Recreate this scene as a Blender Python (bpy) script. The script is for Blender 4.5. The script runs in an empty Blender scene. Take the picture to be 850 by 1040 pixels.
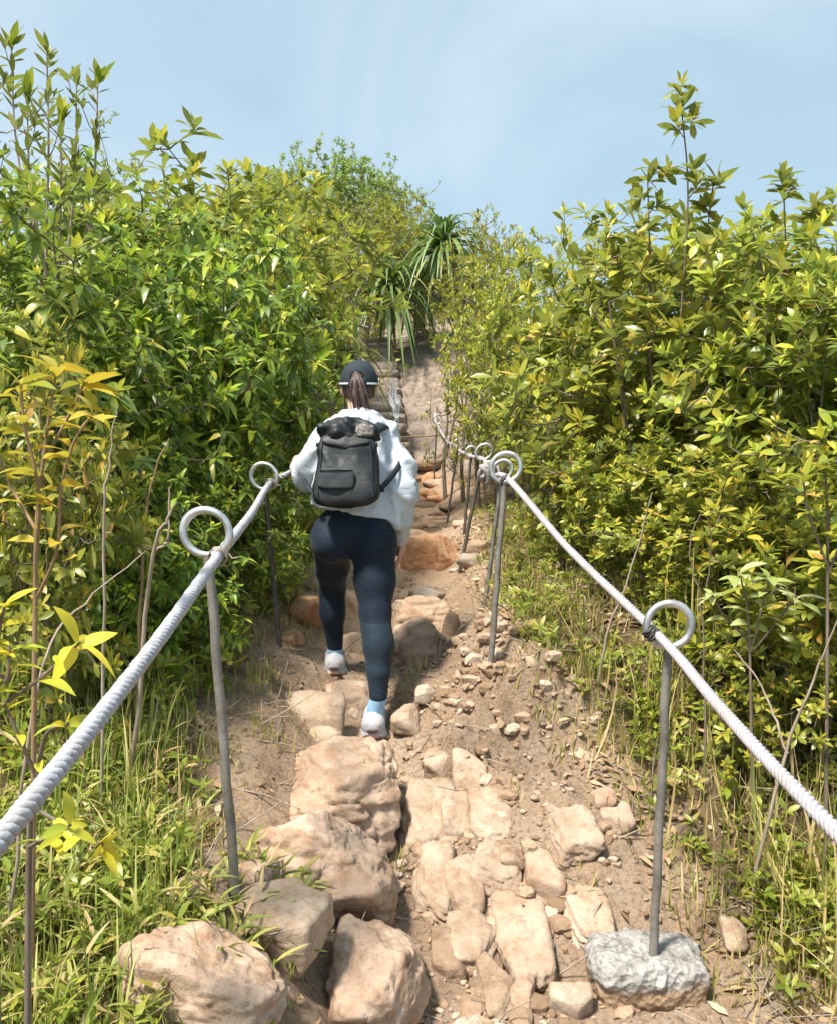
import bpy, bmesh, math, random
import numpy as np
from mathutils import Vector

rng = np.random.default_rng(11)
random.seed(11)
PI = math.pi
S = bpy.context.scene
COL = S.collection

# ------------------------------------------------------------------ camera model
F, CX, CY = 850.0, 425.0, 520.0
CAM = np.array([0.0, 0.0, 1.5])
PITCH = math.radians(-3.0)
FWD = np.array([0, math.cos(PITCH), math.sin(PITCH)])
UPV = np.array([0, -math.sin(PITCH), math.cos(PITCH)])


def P(px, py, d):
    """world point at depth d along the view axis"""
    return CAM + d * (np.array([1.0, 0, 0]) * (px - CX) / F + UPV * (CY - py) / F + FWD)


# ------------------------------------------------------------------ noise
def _h(ix, iy, iz, seed):
    n = (ix.astype(np.int64) * 374761393 + iy.astype(np.int64) * 668265263 + iz.astype(np.int64) * 2147483647 + seed * 1274126177) & 0xFFFFFFFF
    n = ((n ^ (n >> 13)) * 1274126177) & 0xFFFFFFFF
    n = ((n ^ (n >> 15)) * 2246822519) & 0xFFFFFFFF
    n = n ^ (n >> 16)
    return (n & 0xFFFFFF) / float(0x7FFFFF) - 1.0


def vnoise(p, seed=0):
    p = np.asarray(p, float)
    i = np.floor(p)
    f = p - i
    f = f * f * f * (f * (f * 6 - 15) + 10)
    i = i.astype(np.int64)
    x, y, z = i[..., 0], i[..., 1], i[..., 2]
    fx, fy, fz = f[..., 0], f[..., 1], f[..., 2]
    r = 0
    for dx in (0, 1):
        wx = fx if dx else 1 - fx
        for dy in (0, 1):
            wy = fy if dy else 1 - fy
            for dz in (0, 1):
                wz = fz if dz else 1 - fz
                r = r + _h(x + dx, y + dy, z + dz, seed) * wx * wy * wz
    return r


def fbm(p, octv=4, seed=0, gain=0.5):
    p = np.asarray(p, float)
    a, r, t = 1.0, 0, 0
    for k in range(octv):
        r = r + a * vnoise(p * (2.03 ** k) + k * 17.3, seed + k)
        t += a
        a *= gain
    return r / t


def sm(t):
    t = np.clip(t, 0, 1)
    return t * t * (3 - 2 * t)


def unit(v):
    v = np.asarray(v, float)
    return v / np.maximum(np.linalg.norm(v, axis=-1, keepdims=True), 1e-9)


# ------------------------------------------------------------------ mesh builder
class MB:
    def __init__(s):
        s.V, s.Fs, s.n = [], [], 0

    def add(s, V, Fc, mi=0):
        V = np.asarray(V, float).reshape(-1, 3)
        Fc = np.asarray(Fc, np.int64)
        s.V.append(V)
        s.Fs.append((Fc + s.n, mi))
        s.n += len(V)

    def build(s, name, mats, parent=None, smooth=True, loc=None):
        me = bpy.data.meshes.new(name)
        V = np.concatenate(s.V)
        nl = sum(f.size for f, _ in s.Fs)
        npoly = sum(len(f) for f, _ in s.Fs)
        me.vertices.add(len(V))
        me.loops.add(nl)
        me.polygons.add(npoly)
        me.vertices.foreach_set('co', V.astype(np.float32).ravel())
        me.loops.foreach_set('vertex_index', np.concatenate([f.ravel() for f, _ in s.Fs]).astype(np.int32))
        tot = np.concatenate([np.full(len(f), f.shape[1]) for f, _ in s.Fs]).astype(np.int32)
        st = np.concatenate([[0], np.cumsum(tot)[:-1]]).astype(np.int32)
        me.polygons.foreach_set('loop_start', st)
        me.polygons.foreach_set('loop_total', tot)
        if not isinstance(mats, (list, tuple)):
            mats = [mats]
        for m in mats:
            me.materials.append(m)
        me.polygons.foreach_set('material_index', np.concatenate([np.full(len(f), m) for f, m in s.Fs]).astype(np.int32))
        me.polygons.foreach_set('use_smooth', np.full(npoly, bool(smooth)))
        me.update(calc_edges=True)
        me.validate()
        return link(name, me, parent, loc)


def link(name, me, parent=None, loc=None):
    o = bpy.data.objects.new(name, me)
    COL.objects.link(o)
    if parent is not None:
        o.parent = parent
    if loc is not None:
        o.location = loc
    return o


def tag(o, label=None, cat=None, group=None, kind=None):
    if label:
        o['label'] = label
    if cat:
        o['category'] = cat
    if group:
        o['group'] = group
    if kind:
        o['kind'] = kind
    return o


def empty(name, loc, label=None, cat=None, group=None, rz=0):
    o = bpy.data.objects.new(name, None)
    COL.objects.link(o)
    o.empty_display_size = 0.1
    o.location = [float(c) for c in loc]
    o.rotation_euler = (0, 0, rz)
    return tag(o, label, cat, group)


def dup(root):
    r = root.copy()
    COL.objects.link(r)
    for ch in list(root.children):
        c = ch.copy()
        COL.objects.link(c)
        c.parent = r
    return r


# ------------------------------------------------------------------ shapes
def frames(pts):
    pts = np.asarray(pts, float)
    t = unit(np.gradient(pts, axis=0))
    ref = np.array([0, 0, 1.0]) if abs(t[0][2]) < 0.9 else np.array([1.0, 0, 0])
    n = unit(np.cross(t[0], ref))
    N = [n]
    for k in range(1, len(pts)):
        n = n - t[k] * np.dot(n, t[k])
        n = unit(n)
        N.append(n)
    N = np.array(N)
    return t, N, np.cross(t, N)


def tube(mb, pts, rad, sides=6, mi=0, cap=True, ph=None):
    pts = np.asarray(pts, float)
    m = len(pts)
    rad = np.broadcast_to(np.asarray(rad, float), (m,))
    t, N, B = frames(pts)
    a = np.arange(sides) * 2 * PI / sides
    V = pts[:, None] + rad[:, None, None] * (np.cos(a)[None, :, None] * N[:, None] + np.sin(a)[None, :, None] * B[:, None])
    i = np.arange(m - 1)[:, None] * sides
    j = np.arange(sides)[None]
    j2 = (j + 1) % sides
    Fc = np.stack([i + j, i + j2, i + sides + j2, i + sides + j], -1).reshape(-1, 4)
    mb.add(V, Fc, mi)
    if cap:
        for r, sgn in ((0, -1), (m - 1, 1)):
            ring = V[r]
            c = pts[r] + t[r] * sgn * rad[r] * 0.25
            Vc = np.concatenate([ring, c[None]])
            k = np.arange(sides)
            tri = np.stack([k, (k + 1) % sides, np.full(sides, sides)], -1)
            if sgn < 0:
                tri = tri[:, ::-1]
            mb.add(Vc, tri, mi)


def spline(pts, n):
    """Catmull-Rom through pts, n samples"""
    pts = np.asarray(pts, float)
    p = np.vstack([2 * pts[0] - pts[1], pts, 2 * pts[-1] - pts[-2]])
    m = len(pts) - 1
    u = np.linspace(0, m, n)
    k = np.minimum(u.astype(int), m - 1)
    f = (u - k)[:, None]
    a, b, c, d = p[k], p[k + 1], p[k + 2], p[k + 3]
    return 0.5 * (2 * b + (c - a) * f + (2 * a - 5 * b + 4 * c - d) * f ** 2 + (3 * b - a - 3 * c + d) * f ** 3)


PROF = {
    'ellip': lambda u: np.sin(PI * np.clip(u, 0, 1) ** 0.9) ** 0.8,
    'obov': lambda u: np.sin(PI * np.clip(u, 0, 1) ** 1.35) ** 0.75,
    'blade': lambda u: (1 - u ** 2.2) * (0.55 + 0.45 * sm(u * 5)),
    'lance': lambda u: np.sin(PI * np.clip(u, 0, 1) ** 0.6) ** 0.9,
}


def leaves(mb, base, d, nrm, L, W, curl=0.2, fold=0.25, prof='ellip', segs=4, mi=0, drop=0.0):
    base, d, nrm = (np.asarray(a, float) for a in (base, d, nrm))
    n = len(base)
    if n == 0:
        return
    L = np.broadcast_to(np.asarray(L, float), (n,))
    W = np.broadcast_to(np.asarray(W, float), (n,))
    curl = np.broadcast_to(np.asarray(curl, float), (n,))
    d = unit(d)
    sd = unit(np.cross(d, nrm))
    nrm = np.cross(sd, d)
    u = np.linspace(0, 1, segs + 1)
    w = np.maximum(PROF[prof](u), 0.03)
    v = np.array([-1, 0, 1.0])
    pos = base[:, None, None] + d[:, None, None] * (L[:, None, None, None] * u[None, :, None, None])
    pos = pos - nrm[:, None, None] * (curl * L)[:, None, None, None] * (u ** 2)[None, :, None, None]
    if np.any(drop):
        dr = np.broadcast_to(np.asarray(drop, float), (n,))
        pos = pos - np.array([0, 0, 1.0]) * (dr * L)[:, None, None, None] * (u ** 2)[None, :, None, None]
    hw = (W[:, None] * 0.5 * w[None])[:, :, None]
    pos = pos + sd[:, None, None] * (hw * v[None, None])[..., None]
    pos = pos + nrm[:, None, None] * (hw * np.abs(v)[None, None] * fold)[..., None]
    m = (segs + 1) * 3
    q = []
    for s_ in range(segs):
        for c in range(2):
            a = s_ * 3 + c
            q.append([a, a + 1, a + 4, a + 3])
    q = np.array(q)
    Fc = (np.arange(n)[:, None, None] * m + q[None]).reshape(-1, 4)
    mb.add(pos.reshape(-1, 3), Fc, mi)


def rand_unit(n):
    return unit(rng.normal(size=(n, 3)))


_ICO = {}


def ico(sub):
    if sub not in _ICO:
        bm = bmesh.new()
        bmesh.ops.create_icosphere(bm, subdivisions=sub, radius=1.0)
        bm.verts.ensure_lookup_table()
        _ICO[sub] = (np.array([v.co[:] for v in bm.verts]), np.array([[v.index for v in f.verts] for f in bm.faces]))
        bm.free()
    return _ICO[sub]


def rock_verts(seed, sub=5, planes=13, rough=1.0, crack=0.0, sharp=22.0, flat=None):
    r_ = np.random.default_rng(seed)
    D, Fc = ico(sub)
    nrm = unit(r_.normal(size=(planes, 3)))
    dd = r_.uniform(0.62, 0.95, planes)
    nrm = np.vstack([nrm, np.eye(3), -np.eye(3)])
    dd = np.concatenate([dd, np.full(6, 0.92)])
    if flat:
        nrm = np.vstack([nrm, [[r_.normal() * .08, r_.normal() * .08, 1.0]]])
        dd = np.append(dd, flat)
    m = np.log(np.exp(sharp * (D @ nrm.T) / dd).sum(1)) / sharp
    r = 1 / m
    q = D * r[:, None]
    r = r * (1 + rough * (0.10 * fbm(q * 1.6, 3, seed) + 0.035 * fbm(q * 5, 3, seed + 5) + 0.013 * fbm(q * 14, 4, seed + 9)))
    r = r - rough * .008 * np.clip(np.abs(vnoise(q * 4.2, seed + 61)) * -9 + 1, 0, 1)
    if crack:
        c = vnoise(q * 1.5 + 3.1, seed + 21) + 0.25 * vnoise(q * 5, seed + 22)
        r = r - crack * np.exp(-(c / 0.035) ** 2)
        st = fbm(q * np.array([2, 2, 9.0]), 3, seed + 31)
        r = r + 0.035 * np.clip(st * 4, -1, 1)
    return D * r[:, None], Fc


# ------------------------------------------------------------------ surface nets
class Field:
    def __init__(s, lo, hi, h):
        s.lo = np.asarray(lo, float)
        s.h = h
        s.n = np.ceil((np.asarray(hi, float) - s.lo) / h).astype(int) + 1
        s.f = np.full(s.n, 0.06, np.float32)

    def box(s, lo, hi):
        a = np.clip(np.floor((np.asarray(lo) - s.lo) / s.h).astype(int), 0, s.n)
        b = np.clip(np.ceil((np.asarray(hi) - s.lo) / s.h).astype(int) + 1, 0, s.n)
        ax = [s.lo[k] + s.h * np.arange(a[k], b[k]) for k in range(3)]
        X = np.stack(np.meshgrid(*ax, indexing='ij'), -1)
        return tuple(slice(a[k], b[k]) for k in range(3)), X

    def smin(s, sl, d, k):
        a = s.f[sl]
        if k <= 0:
            s.f[sl] = np.minimum(a, d)
            return
        h = np.maximum(k - np.abs(a - d), 0) / k
        s.f[sl] = np.minimum(a, d) - h * h * k * 0.25

    def cone(s, a, b, ra, rb, k=0.02, sc=(1, 1, 1), sub=False):
        a, b, sc = np.asarray(a, float), np.asarray(b, float), np.asarray(sc, float)
        m = max(ra, rb) / min(1, sc.min()) + k + 0.03
        sl, X = s.box(np.minimum(a, b) - m, np.maximum(a, b) + m)
        if X.size == 0:
            return
        q, ba = (X - a) * sc, (b - a) * sc
        t = np.clip((q @ ba) / max(ba @ ba, 1e-9), 0, 1)
        d = np.linalg.norm(q - t[..., None] * ba, axis=-1) - (ra + (rb - ra) * t)
        if sub:
            a0 = s.f[sl]
            h = np.maximum(k - np.abs(a0 + d), 0) / max(k, 1e-6)
            s.f[sl] = np.maximum(a0, -d) + h * h * k * .25
        else:
            s.smin(sl, d.astype(np.float32), k)

    def ell(s, c, r, k=0.02, R=None, sub=False):
        c, r = np.asarray(c, float), np.asarray(r, float)
        m = r.max() + k + 0.03
        sl, X = s.box(c - m, c + m)
        if X.size == 0:
            return
        q = X - c
        if R is not None:
            q = q @ R
        k0 = np.linalg.norm(q / r, axis=-1)
        d = (k0 - 1) * r.min() if False else k0 * (k0 - 1) / np.maximum(np.linalg.norm(q / r ** 2, axis=-1), 1e-6)
        if sub:
            s.f[sl] = np.maximum(s.f[sl], -d)
        else:
            s.smin(sl, d.astype(np.float32), k)

    def cut(s, pt, n):
        n = unit(n)
        ax = [s.lo[k] + s.h * np.arange(s.n[k]) for k in range(3)]
        d = (ax[0] - pt[0])[:, None, None] * n[0] + (ax[1] - pt[1])[None, :, None] * n[1] + (ax[2] - pt[2])[None, None] * n[2]
        s.f = np.maximum(s.f, d.astype(np.float32))

    def mesh(s):
        f = np.pad(s.f, 1, constant_values=0.06)
        ins = f < 0
        c = [slice(None, -1), slice(1, None)]
        cnt = np.zeros(np.array(f.shape) - 1, np.int8)
        for i in (0, 1):
            for j in (0, 1):
                for k in (0, 1):
                    cnt += ins[c[i], c[j], c[k]]
        act = (cnt > 0) & (cnt < 8)
        idx = np.full(act.shape, -1, np.int64)
        cells = np.argwhere(act)
        idx[act] = np.arange(len(cells))
        acc = np.zeros((len(cells), 3))
        num = np.zeros(len(cells))
        cor = [(i, j, k) for i in (0, 1) for j in (0, 1) for k in (0, 1)]
        for a in cor:
            for ax in range(3):
                if a[ax] == 0:
                    b = list(a)
                    b[ax] = 1
                    fa = f[cells[:, 0] + a[0], cells[:, 1] + a[1], cells[:, 2] + a[2]]
                    fb = f[cells[:, 0] + b[0], cells[:, 1] + b[1], cells[:, 2] + b[2]]
                    m = (fa < 0) != (fb < 0)
                    t = np.where(m, fa / np.where(m, fa - fb, 1), 0)
                    p = np.tile(np.array(a, float), (len(cells), 1))
                    p[:, ax] += t
                    acc[m] += p[m]
                    num[m] += 1
        V = (cells + acc / num[:, None] - 1) * s.h + s.lo
        Q = []
        for ax in range(3):
            sa = [slice(None)] * 3
            sb = [slice(None)] * 3
            sa[ax] = slice(None, -1)
            sb[ax] = slice(1, None)
            A, B = ins[tuple(sa)], ins[tuple(sb)]
            e = np.argwhere(A != B)
            o1, o2 = [(ax + 1) % 3, (ax + 2) % 3]
            e = e[(e[:, o1] > 0) & (e[:, o2] > 0) & (e[:, o1] < f.shape[o1] - 1) & (e[:, o2] < f.shape[o2] - 1)]

            def g(d1, d2):
                q = e.copy()
                q[:, o1] += d1
                q[:, o2] += d2
                return idx[q[:, 0], q[:, 1], q[:, 2]]
            quad = np.stack([g(-1, -1), g(0, -1), g(0, 0), g(-1, 0)], -1)
            flip = ~A[e[:, 0], e[:, 1], e[:, 2]]
            quad[flip] = quad[flip][:, ::-1]
            Q.append(quad)
        return V, np.concatenate(Q)


def relax(V, Q, it=2, lam=0.5):
    """Laplacian smoothing on quads"""
    n = len(V)
    e = np.concatenate([Q[:, [0, 1]], Q[:, [1, 2]], Q[:, [2, 3]], Q[:, [3, 0]]])
    for _ in range(it):
        acc = np.zeros_like(V)
        c = np.zeros(n)
        for a, b in ((0, 1), (1, 0)):
            for k in range(3):
                acc[:, k] += np.bincount(e[:, a], V[e[:, b], k], n)
            c += np.bincount(e[:, a], minlength=n)
        V = V + lam * (acc / np.maximum(c, 1)[:, None] - V)
    return V


def vnormals(V, Q):
    fn = np.cross(V[Q[:, 2]] - V[Q[:, 0]], V[Q[:, 3]] - V[Q[:, 1]])
    N = np.zeros_like(V)
    for c in range(4):
        for k in range(3):
            N[:, k] += np.bincount(Q[:, c], fn[:, k], len(V))
    return unit(N)


# ------------------------------------------------------------------ materials
class NT:
    def __init__(s, name):
        s.m = bpy.data.materials.new(name)
        s.m.use_nodes = True
        s.t = s.m.node_tree
        s.b = s.t.nodes['Principled BSDF']
        s.out = s.t.nodes['Material Output']

    def n(s, typ, **kw):
        nd = s.t.nodes.new(typ)
        for k, v in kw.items():
            if k in nd.inputs:
                s.put(nd.inputs[k], v)
            else:
                setattr(nd, k, v)
        return nd

    def put(s, inp, v):
        if hasattr(v, 'is_output') or isinstance(v, bpy.types.NodeSocket):
            s.t.links.new(v, inp)
        else:
            if isinstance(v, tuple) and len(v) == 3 and inp.type == 'RGBA':
                v = (*v, 1)
            inp.default_value = v

    def ramp(s, fac, stops, interp='LINEAR'):
        r = s.t.nodes.new('ShaderNodeValToRGB')
        r.color_ramp.interpolation = interp
        el = r.color_ramp.elements
        while len(el) < len(stops):
            el.new(0.5)
        for e, (p, c) in zip(el, stops):
            e.position = p
            e.color = (*c, 1) if isinstance(c, tuple) else (c, c, c, 1)
        s.put(r.inputs[0], fac)
        return r.outputs[0]

    def mix(s, fac, a, b, mode='MIX'):
        r = s.t.nodes.new('ShaderNodeMix')
        r.data_type = 'RGBA'
        r.blend_type = mode
        s.put(r.inputs[0], fac)
        s.put(r.inputs[6], a)
        s.put(r.inputs[7], b)
        return r.outputs[2]

    def math(s, op, a, b=0.0):
        r = s.t.nodes.new('ShaderNodeMath')
        r.operation = op
        s.put(r.inputs[0], a)
        s.put(r.inputs[1], b)
        return r.outputs[0]

    def obj(s, scale=1.0, per_object=True):
        tc = s.n('ShaderNodeTexCoord')
        if not per_object:
            return tc.outputs['Object']
        oi = s.n('ShaderNodeObjectInfo')
        mm = s.t.nodes.new('ShaderNodeVectorMath')
        mm.operation = 'MULTIPLY_ADD'
        s.put(mm.inputs[0], oi.outputs['Random'])
        mm.inputs[1].default_value = (31, 17, 23)
        s.put(mm.inputs[2], tc.outputs['Object'])
        return mm.outputs[0]

    def noise(s, vec, scale, detail=5, rough=0.6, dist=0.0):
        r = s.n('ShaderNodeTexNoise')
        s.put(r.inputs['Vector'], vec)
        r.inputs['Scale'].default_value = scale
        r.inputs['Detail'].default_value = detail
        r.inputs['Roughness'].default_value = rough
        r.inputs['Distortion'].default_value = dist
        return r.outputs['Fac']

    def bump(s, h, strength=0.5, dist=0.01, prev=None):
        r = s.n('ShaderNodeBump')
        r.inputs['Strength'].default_value = strength
        r.inputs['Distance'].default_value = dist
        s.put(r.inputs['Height'], h)
        if prev is not None:
            s.put(r.inputs['Normal'], prev)
        return r.outputs[0]

    def fin(s, color=None, rough=None, normal=None, metal=None, spec=None):
        b = s.b.inputs
        if color is not None:
            s.put(b['Base Color'], color)
        if rough is not None:
            s.put(b['Roughness'], rough)
        if normal is not None:
            s.put(b['Normal'], normal)
        if metal is not None:
            s.put(b['Metallic'], metal)
        if spec is not None:
            s.put(b['Specular IOR Level'], spec)
        return s.m


def leaf_mat(name, stops, rough=0.42, trans=0.3, tint=(0.55, 0.7, 0.1), objvar=0.25, back=None):
    q = NT(name)
    g = q.n('ShaderNodeNewGeometry')
    oi = q.n('ShaderNodeObjectInfo')
    col = q.ramp(g.outputs['Random Per Island'], stops)
    hs = q.n('ShaderNodeHueSaturation')
    q.put(hs.inputs['Color'], col)
    q.put(hs.inputs['Hue'], q.math('MULTIPLY_ADD', oi.outputs['Random'], 0.035))
    q.t.nodes[-1].inputs[2].default_value = 0.483
    q.put(hs.inputs['Value'], q.math('MULTIPLY_ADD', oi.outputs['Random'], objvar))
    q.t.nodes[-1].inputs[2].default_value = 1 - objvar / 2
    c = hs.outputs[0]
    if back is not None:
        c = q.mix(g.outputs['Backfacing'], c, q.mix(0.5, c, back))
    nz = q.noise(q.obj(), 14, 2)
    q.fin(c, q.math('ADD', q.math('MULTIPLY', nz, 0.25), rough - 0.12), spec=0.5)
    tr = q.n('ShaderNodeBsdfTranslucent')
    q.put(tr.inputs['Color'], q.mix(0.65, c, q.mix(1.0, c, tint, 'ADD')) if False else q.mix(0.35, c, tint))
    mx = q.n('ShaderNodeMixShader')
    mx.inputs[0].default_value = trans
    q.t.links.new(q.b.outputs[0], mx.inputs[1])
    q.t.links.new(tr.outputs[0], mx.inputs[2])
    q.t.links.new(mx.outputs[0], q.out.inputs['Surface'])
    return q.m
# ================================================================== materials
M = {}


def make_materials():
    # soil
    q = NT('soil')
    v = q.obj(per_object=False)
    n1 = q.noise(v, 1.6, 6, 0.6, 0.4)
    n2 = q.noise(v, 9, 8, 0.7)
    n3 = q.noise(v, 55, 6, 0.75)
    c = q.ramp(n1, [(0.3, (0.37, 0.265, 0.18)), (0.5, (0.49, 0.365, 0.265)), (0.7, (0.56, 0.44, 0.335))])
    c = q.mix(q.ramp(n2, [(0.42, 0.0), (0.62, 1.0)]), c, (0.48, 0.325, 0.215))
    c = q.mix(q.ramp(q.noise(v, 4.5, 6, .7, .5), [(0.5, 0.0), (0.7, 0.4)]), c, (0.28, 0.20, 0.14))
    c = q.mix(q.ramp(n3, [(0.36, 0.75), (0.5, 0.0)]), c, (0.18, 0.115, 0.075))
    c = q.mix(q.ramp(n3, [(0.6, 0.0), (0.75, 0.6)]), c, (0.58, 0.47, 0.37))
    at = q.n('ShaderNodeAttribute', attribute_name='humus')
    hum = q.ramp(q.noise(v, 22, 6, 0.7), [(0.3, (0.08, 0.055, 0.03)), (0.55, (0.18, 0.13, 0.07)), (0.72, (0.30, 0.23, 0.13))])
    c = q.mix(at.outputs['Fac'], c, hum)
    sl = q.n('ShaderNodeAttribute', attribute_name='slab')
    slc = q.ramp(q.noise(v, 2.2, 6, 0.65, 0.6), [(0.3, (0.18, 0.14, 0.115)), (0.48, (0.36, 0.285, 0.235)), (0.7, (0.47, 0.385, 0.325))])
    slc = q.mix(q.ramp(q.noise(v, 8, 7, .7, .5), [(.48, 0.), (.6, .8)]), slc, (.19, .145, .115))
    c = q.mix(sl.outputs['Fac'], c, slc)
    vo = q.n('ShaderNodeTexVoronoi')
    q.put(vo.inputs['Vector'], v)
    vo.inputs['Scale'].default_value = 60
    b1 = q.bump(n2, 0.9, 0.045)
    b2 = q.bump(vo.outputs['Distance'], 0.6, 0.010, b1)
    b3 = q.bump(n3, 1.0, 0.018, b2)
    M['soil'] = q.fin(c, 0.95, b3, spec=0.15)

    # sandstone boulders
    def stone(name, a, b, cc, stain, rough=0.8, sc=1.0):
        q = NT(name)
        v = q.obj()
        n1 = q.noise(v, 3.2 * sc, 7, 0.62, 0.8)
        n2 = q.noise(v, 11 * sc, 8, 0.7, 0.3)
        n3 = q.noise(v, 70 * sc, 5, 0.7)
        c = q.ramp(n1, [(0.28, a), (0.5, b), (0.72, cc)])
        c = q.mix(q.ramp(n2, [(0.47, 0.0), (0.63, 0.75)]), c, stain)
        c = q.mix(q.ramp(n3, [(0.28, 0.55), (0.45, 0.0)]), c, (stain[0] * .55, stain[1] * .5, stain[2] * .5))
        c = q.mix(q.ramp(q.noise(v, 24 * sc, 6, .7), [(0.55, 0.0), (0.75, 0.4)]), c, (0.66, 0.58, 0.5))
        mp = q.n('ShaderNodeMapping')
        q.put(mp.inputs['Vector'], v)
        mp.inputs['Scale'].default_value = (1, 1, 3)
        mp.inputs['Rotation'].default_value = (.5, .35, 0)
        n4 = q.noise(mp.outputs[0], 7 * sc, 5, .6, .5)
        b1 = q.bump(n4, 0.22, 0.03)
        b1 = q.bump(n2, 0.5, 0.02, b1)
        b1 = q.bump(q.noise(v, 28 * sc, 8, .75), 0.45, 0.012, b1)
        b2 = q.bump(n3, 0.5, 0.006, b1)
        return q.fin(c, rough, b2, spec=0.25)
    M['rock'] = stone('sandstone', (0.32, 0.225, 0.16), (0.47, 0.34, 0.25), (0.55, 0.425, 0.33), (0.29, 0.17, 0.10))
    M['rock_pale'] = stone('pale_sandstone', (0.31, 0.225, 0.16), (0.43, 0.325, 0.24), (0.50, 0.40, 0.31), (0.28, 0.175, 0.11), sc=1.4)
    M['rock_orange'] = stone('iron_stained_sandstone', (0.36, 0.17, 0.08), (0.5, 0.28, 0.15), (0.58, 0.38, 0.24), (0.28, 0.11, 0.045), sc=1.3)
    M['rock_brown'] = stone('brown_stone', (0.22, 0.145, 0.095), (0.33, 0.23, 0.155), (0.42, 0.31, 0.22), (0.17, 0.10, 0.06), sc=1.3)
    M['rock_grey'] = stone('grey_stone', (0.24, 0.195, 0.155), (0.37, 0.31, 0.255), (0.47, 0.41, 0.355), (0.22, 0.16, 0.11), sc=1.3)
    M['clay'] = stone('clay_bank', (0.17, 0.125, 0.09), (0.28, 0.21, 0.155), (0.38, 0.295, 0.22), (0.14, 0.10, 0.07), 0.95, 2.2)
    # rubble
    q = NT('rubble')
    g = q.n('ShaderNodeNewGeometry')
    v = q.obj(per_object=False)
    c = q.ramp(g.outputs['Random Per Island'], [(0, (.19, .125, .08)), (.4, (.33, .23, .155)), (.75, (.43, .32, .23)), (1, (.5, .41, .33))])
    c = q.mix(q.ramp(q.noise(v, 60, 4, .7), [(.45, 0.), (.65, .6)]), c, (.22, .145, .09))
    M['rubble'] = q.fin(c, .9, q.bump(q.noise(v, 120, 4, .7), .5, .004), spec=.2)
    # concrete
    q = NT('rough_concrete')
    v = q.obj()
    vo = q.n('ShaderNodeTexVoronoi')
    q.put(vo.inputs['Vector'], v)
    vo.inputs['Scale'].default_value = 55
    gz = q.n('ShaderNodeNewGeometry')
    sx = q.n('ShaderNodeSeparateXYZ')
    q.put(sx.inputs[0], gz.outputs['Normal'])
    c = q.ramp(q.noise(v, 16, 7, 0.7), [(0.3, (0.17, 0.155, 0.14)), (0.48, (0.31, 0.295, 0.275)), (0.68, (0.48, 0.465, 0.44))])
    c = q.mix(q.ramp(vo.outputs['Distance'], [(0.05, 0.6), (0.3, 0.0)]), c, (0.17, 0.155, 0.14))
    dirt = q.ramp(q.noise(v, 7, 5, .7), [(0.35, (0.22, 0.14, 0.085)), (0.65, (0.40, 0.28, 0.185))])
    st = q.n('ShaderNodeSeparateXYZ')
    q.put(st.inputs[0], q.n('ShaderNodeTexCoord').outputs['Object'])
    msk = q.ramp(q.math('ADD', q.math('ADD', st.outputs[2], 0.1), q.math('MULTIPLY', q.noise(v, 12, 4), 0.06)), [(0.055, 1.0), (0.085, 0.0)])
    c = q.mix(msk, c, dirt)
    b = q.bump(vo.outputs['Distance'], 0.9, 0.012)
    b = q.bump(q.noise(v, 40, 6, 0.7), 0.8, 0.012, b)
    M['concrete'] = q.fin(c, 0.93, b, spec=0.2)
    # galvanised rod and ring
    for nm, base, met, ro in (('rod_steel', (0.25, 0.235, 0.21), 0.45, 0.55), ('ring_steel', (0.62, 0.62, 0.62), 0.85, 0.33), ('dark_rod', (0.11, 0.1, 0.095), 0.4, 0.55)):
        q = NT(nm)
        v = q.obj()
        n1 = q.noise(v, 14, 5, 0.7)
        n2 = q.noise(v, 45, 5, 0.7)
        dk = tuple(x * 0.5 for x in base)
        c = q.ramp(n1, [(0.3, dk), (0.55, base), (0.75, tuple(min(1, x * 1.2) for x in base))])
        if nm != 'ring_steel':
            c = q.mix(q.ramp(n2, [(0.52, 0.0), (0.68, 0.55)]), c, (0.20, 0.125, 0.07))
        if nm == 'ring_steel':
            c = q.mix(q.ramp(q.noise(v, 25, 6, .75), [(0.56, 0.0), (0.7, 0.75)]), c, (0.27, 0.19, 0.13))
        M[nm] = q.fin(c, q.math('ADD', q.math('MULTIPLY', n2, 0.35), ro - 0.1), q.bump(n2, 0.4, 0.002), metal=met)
    q = NT('tie_wire')
    M['wire'] = q.fin((0.33, 0.29, 0.25), 0.5, metal=0.7)
    q = NT('dark_tie')
    M['dark_tie'] = q.fin((0.05, 0.048, 0.045), 0.6)
    # rope
    for nm, c0, c1 in (('rope_left', (0.32, 0.325, 0.36), (0.46, 0.465, 0.505)), ('rope_right', (0.32, 0.295, 0.315), (0.43, 0.40, 0.42))):
        q = NT(nm)
        v = q.obj()
        n1 = q.noise(v, 40, 4, 0.7)
        n2 = q.noise(v, 260, 3, 0.7)
        c = q.ramp(n1, [(0.3, c0), (0.6, c1)])
        c = q.mix(q.ramp(q.noise(v, 7, 5, .7), [(0.48, 0.0), (0.7, 0.6)]), c, (0.33, 0.29, 0.25))
        M[nm] = q.fin(c, 0.75, q.bump(n2, 0.5, 0.003), spec=0.3)
    # wood
    for nm, a, b in (('bark', (0.10, 0.075, 0.055), (0.25, 0.20, 0.155)), ('bark_pale', (0.22, 0.17, 0.125), (0.42, 0.35, 0.28)), ('stem_tan', (0.2, 0.13, 0.07), (0.36, 0.25, 0.14))):
        q = NT(nm)
        v = q.obj()
        mp = q.n('ShaderNodeMapping')
        q.put(mp.inputs['Vector'], v)
        mp.inputs['Scale'].default_value = (1, 1, 0.25)
        n1 = q.noise(mp.outputs[0], 40, 5, 0.7)
        M[nm] = q.fin(q.ramp(n1, [(0.3, a), (0.7, b)]), 0.85, q.bump(n1, 0.5, 0.004), spec=0.2)
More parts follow.
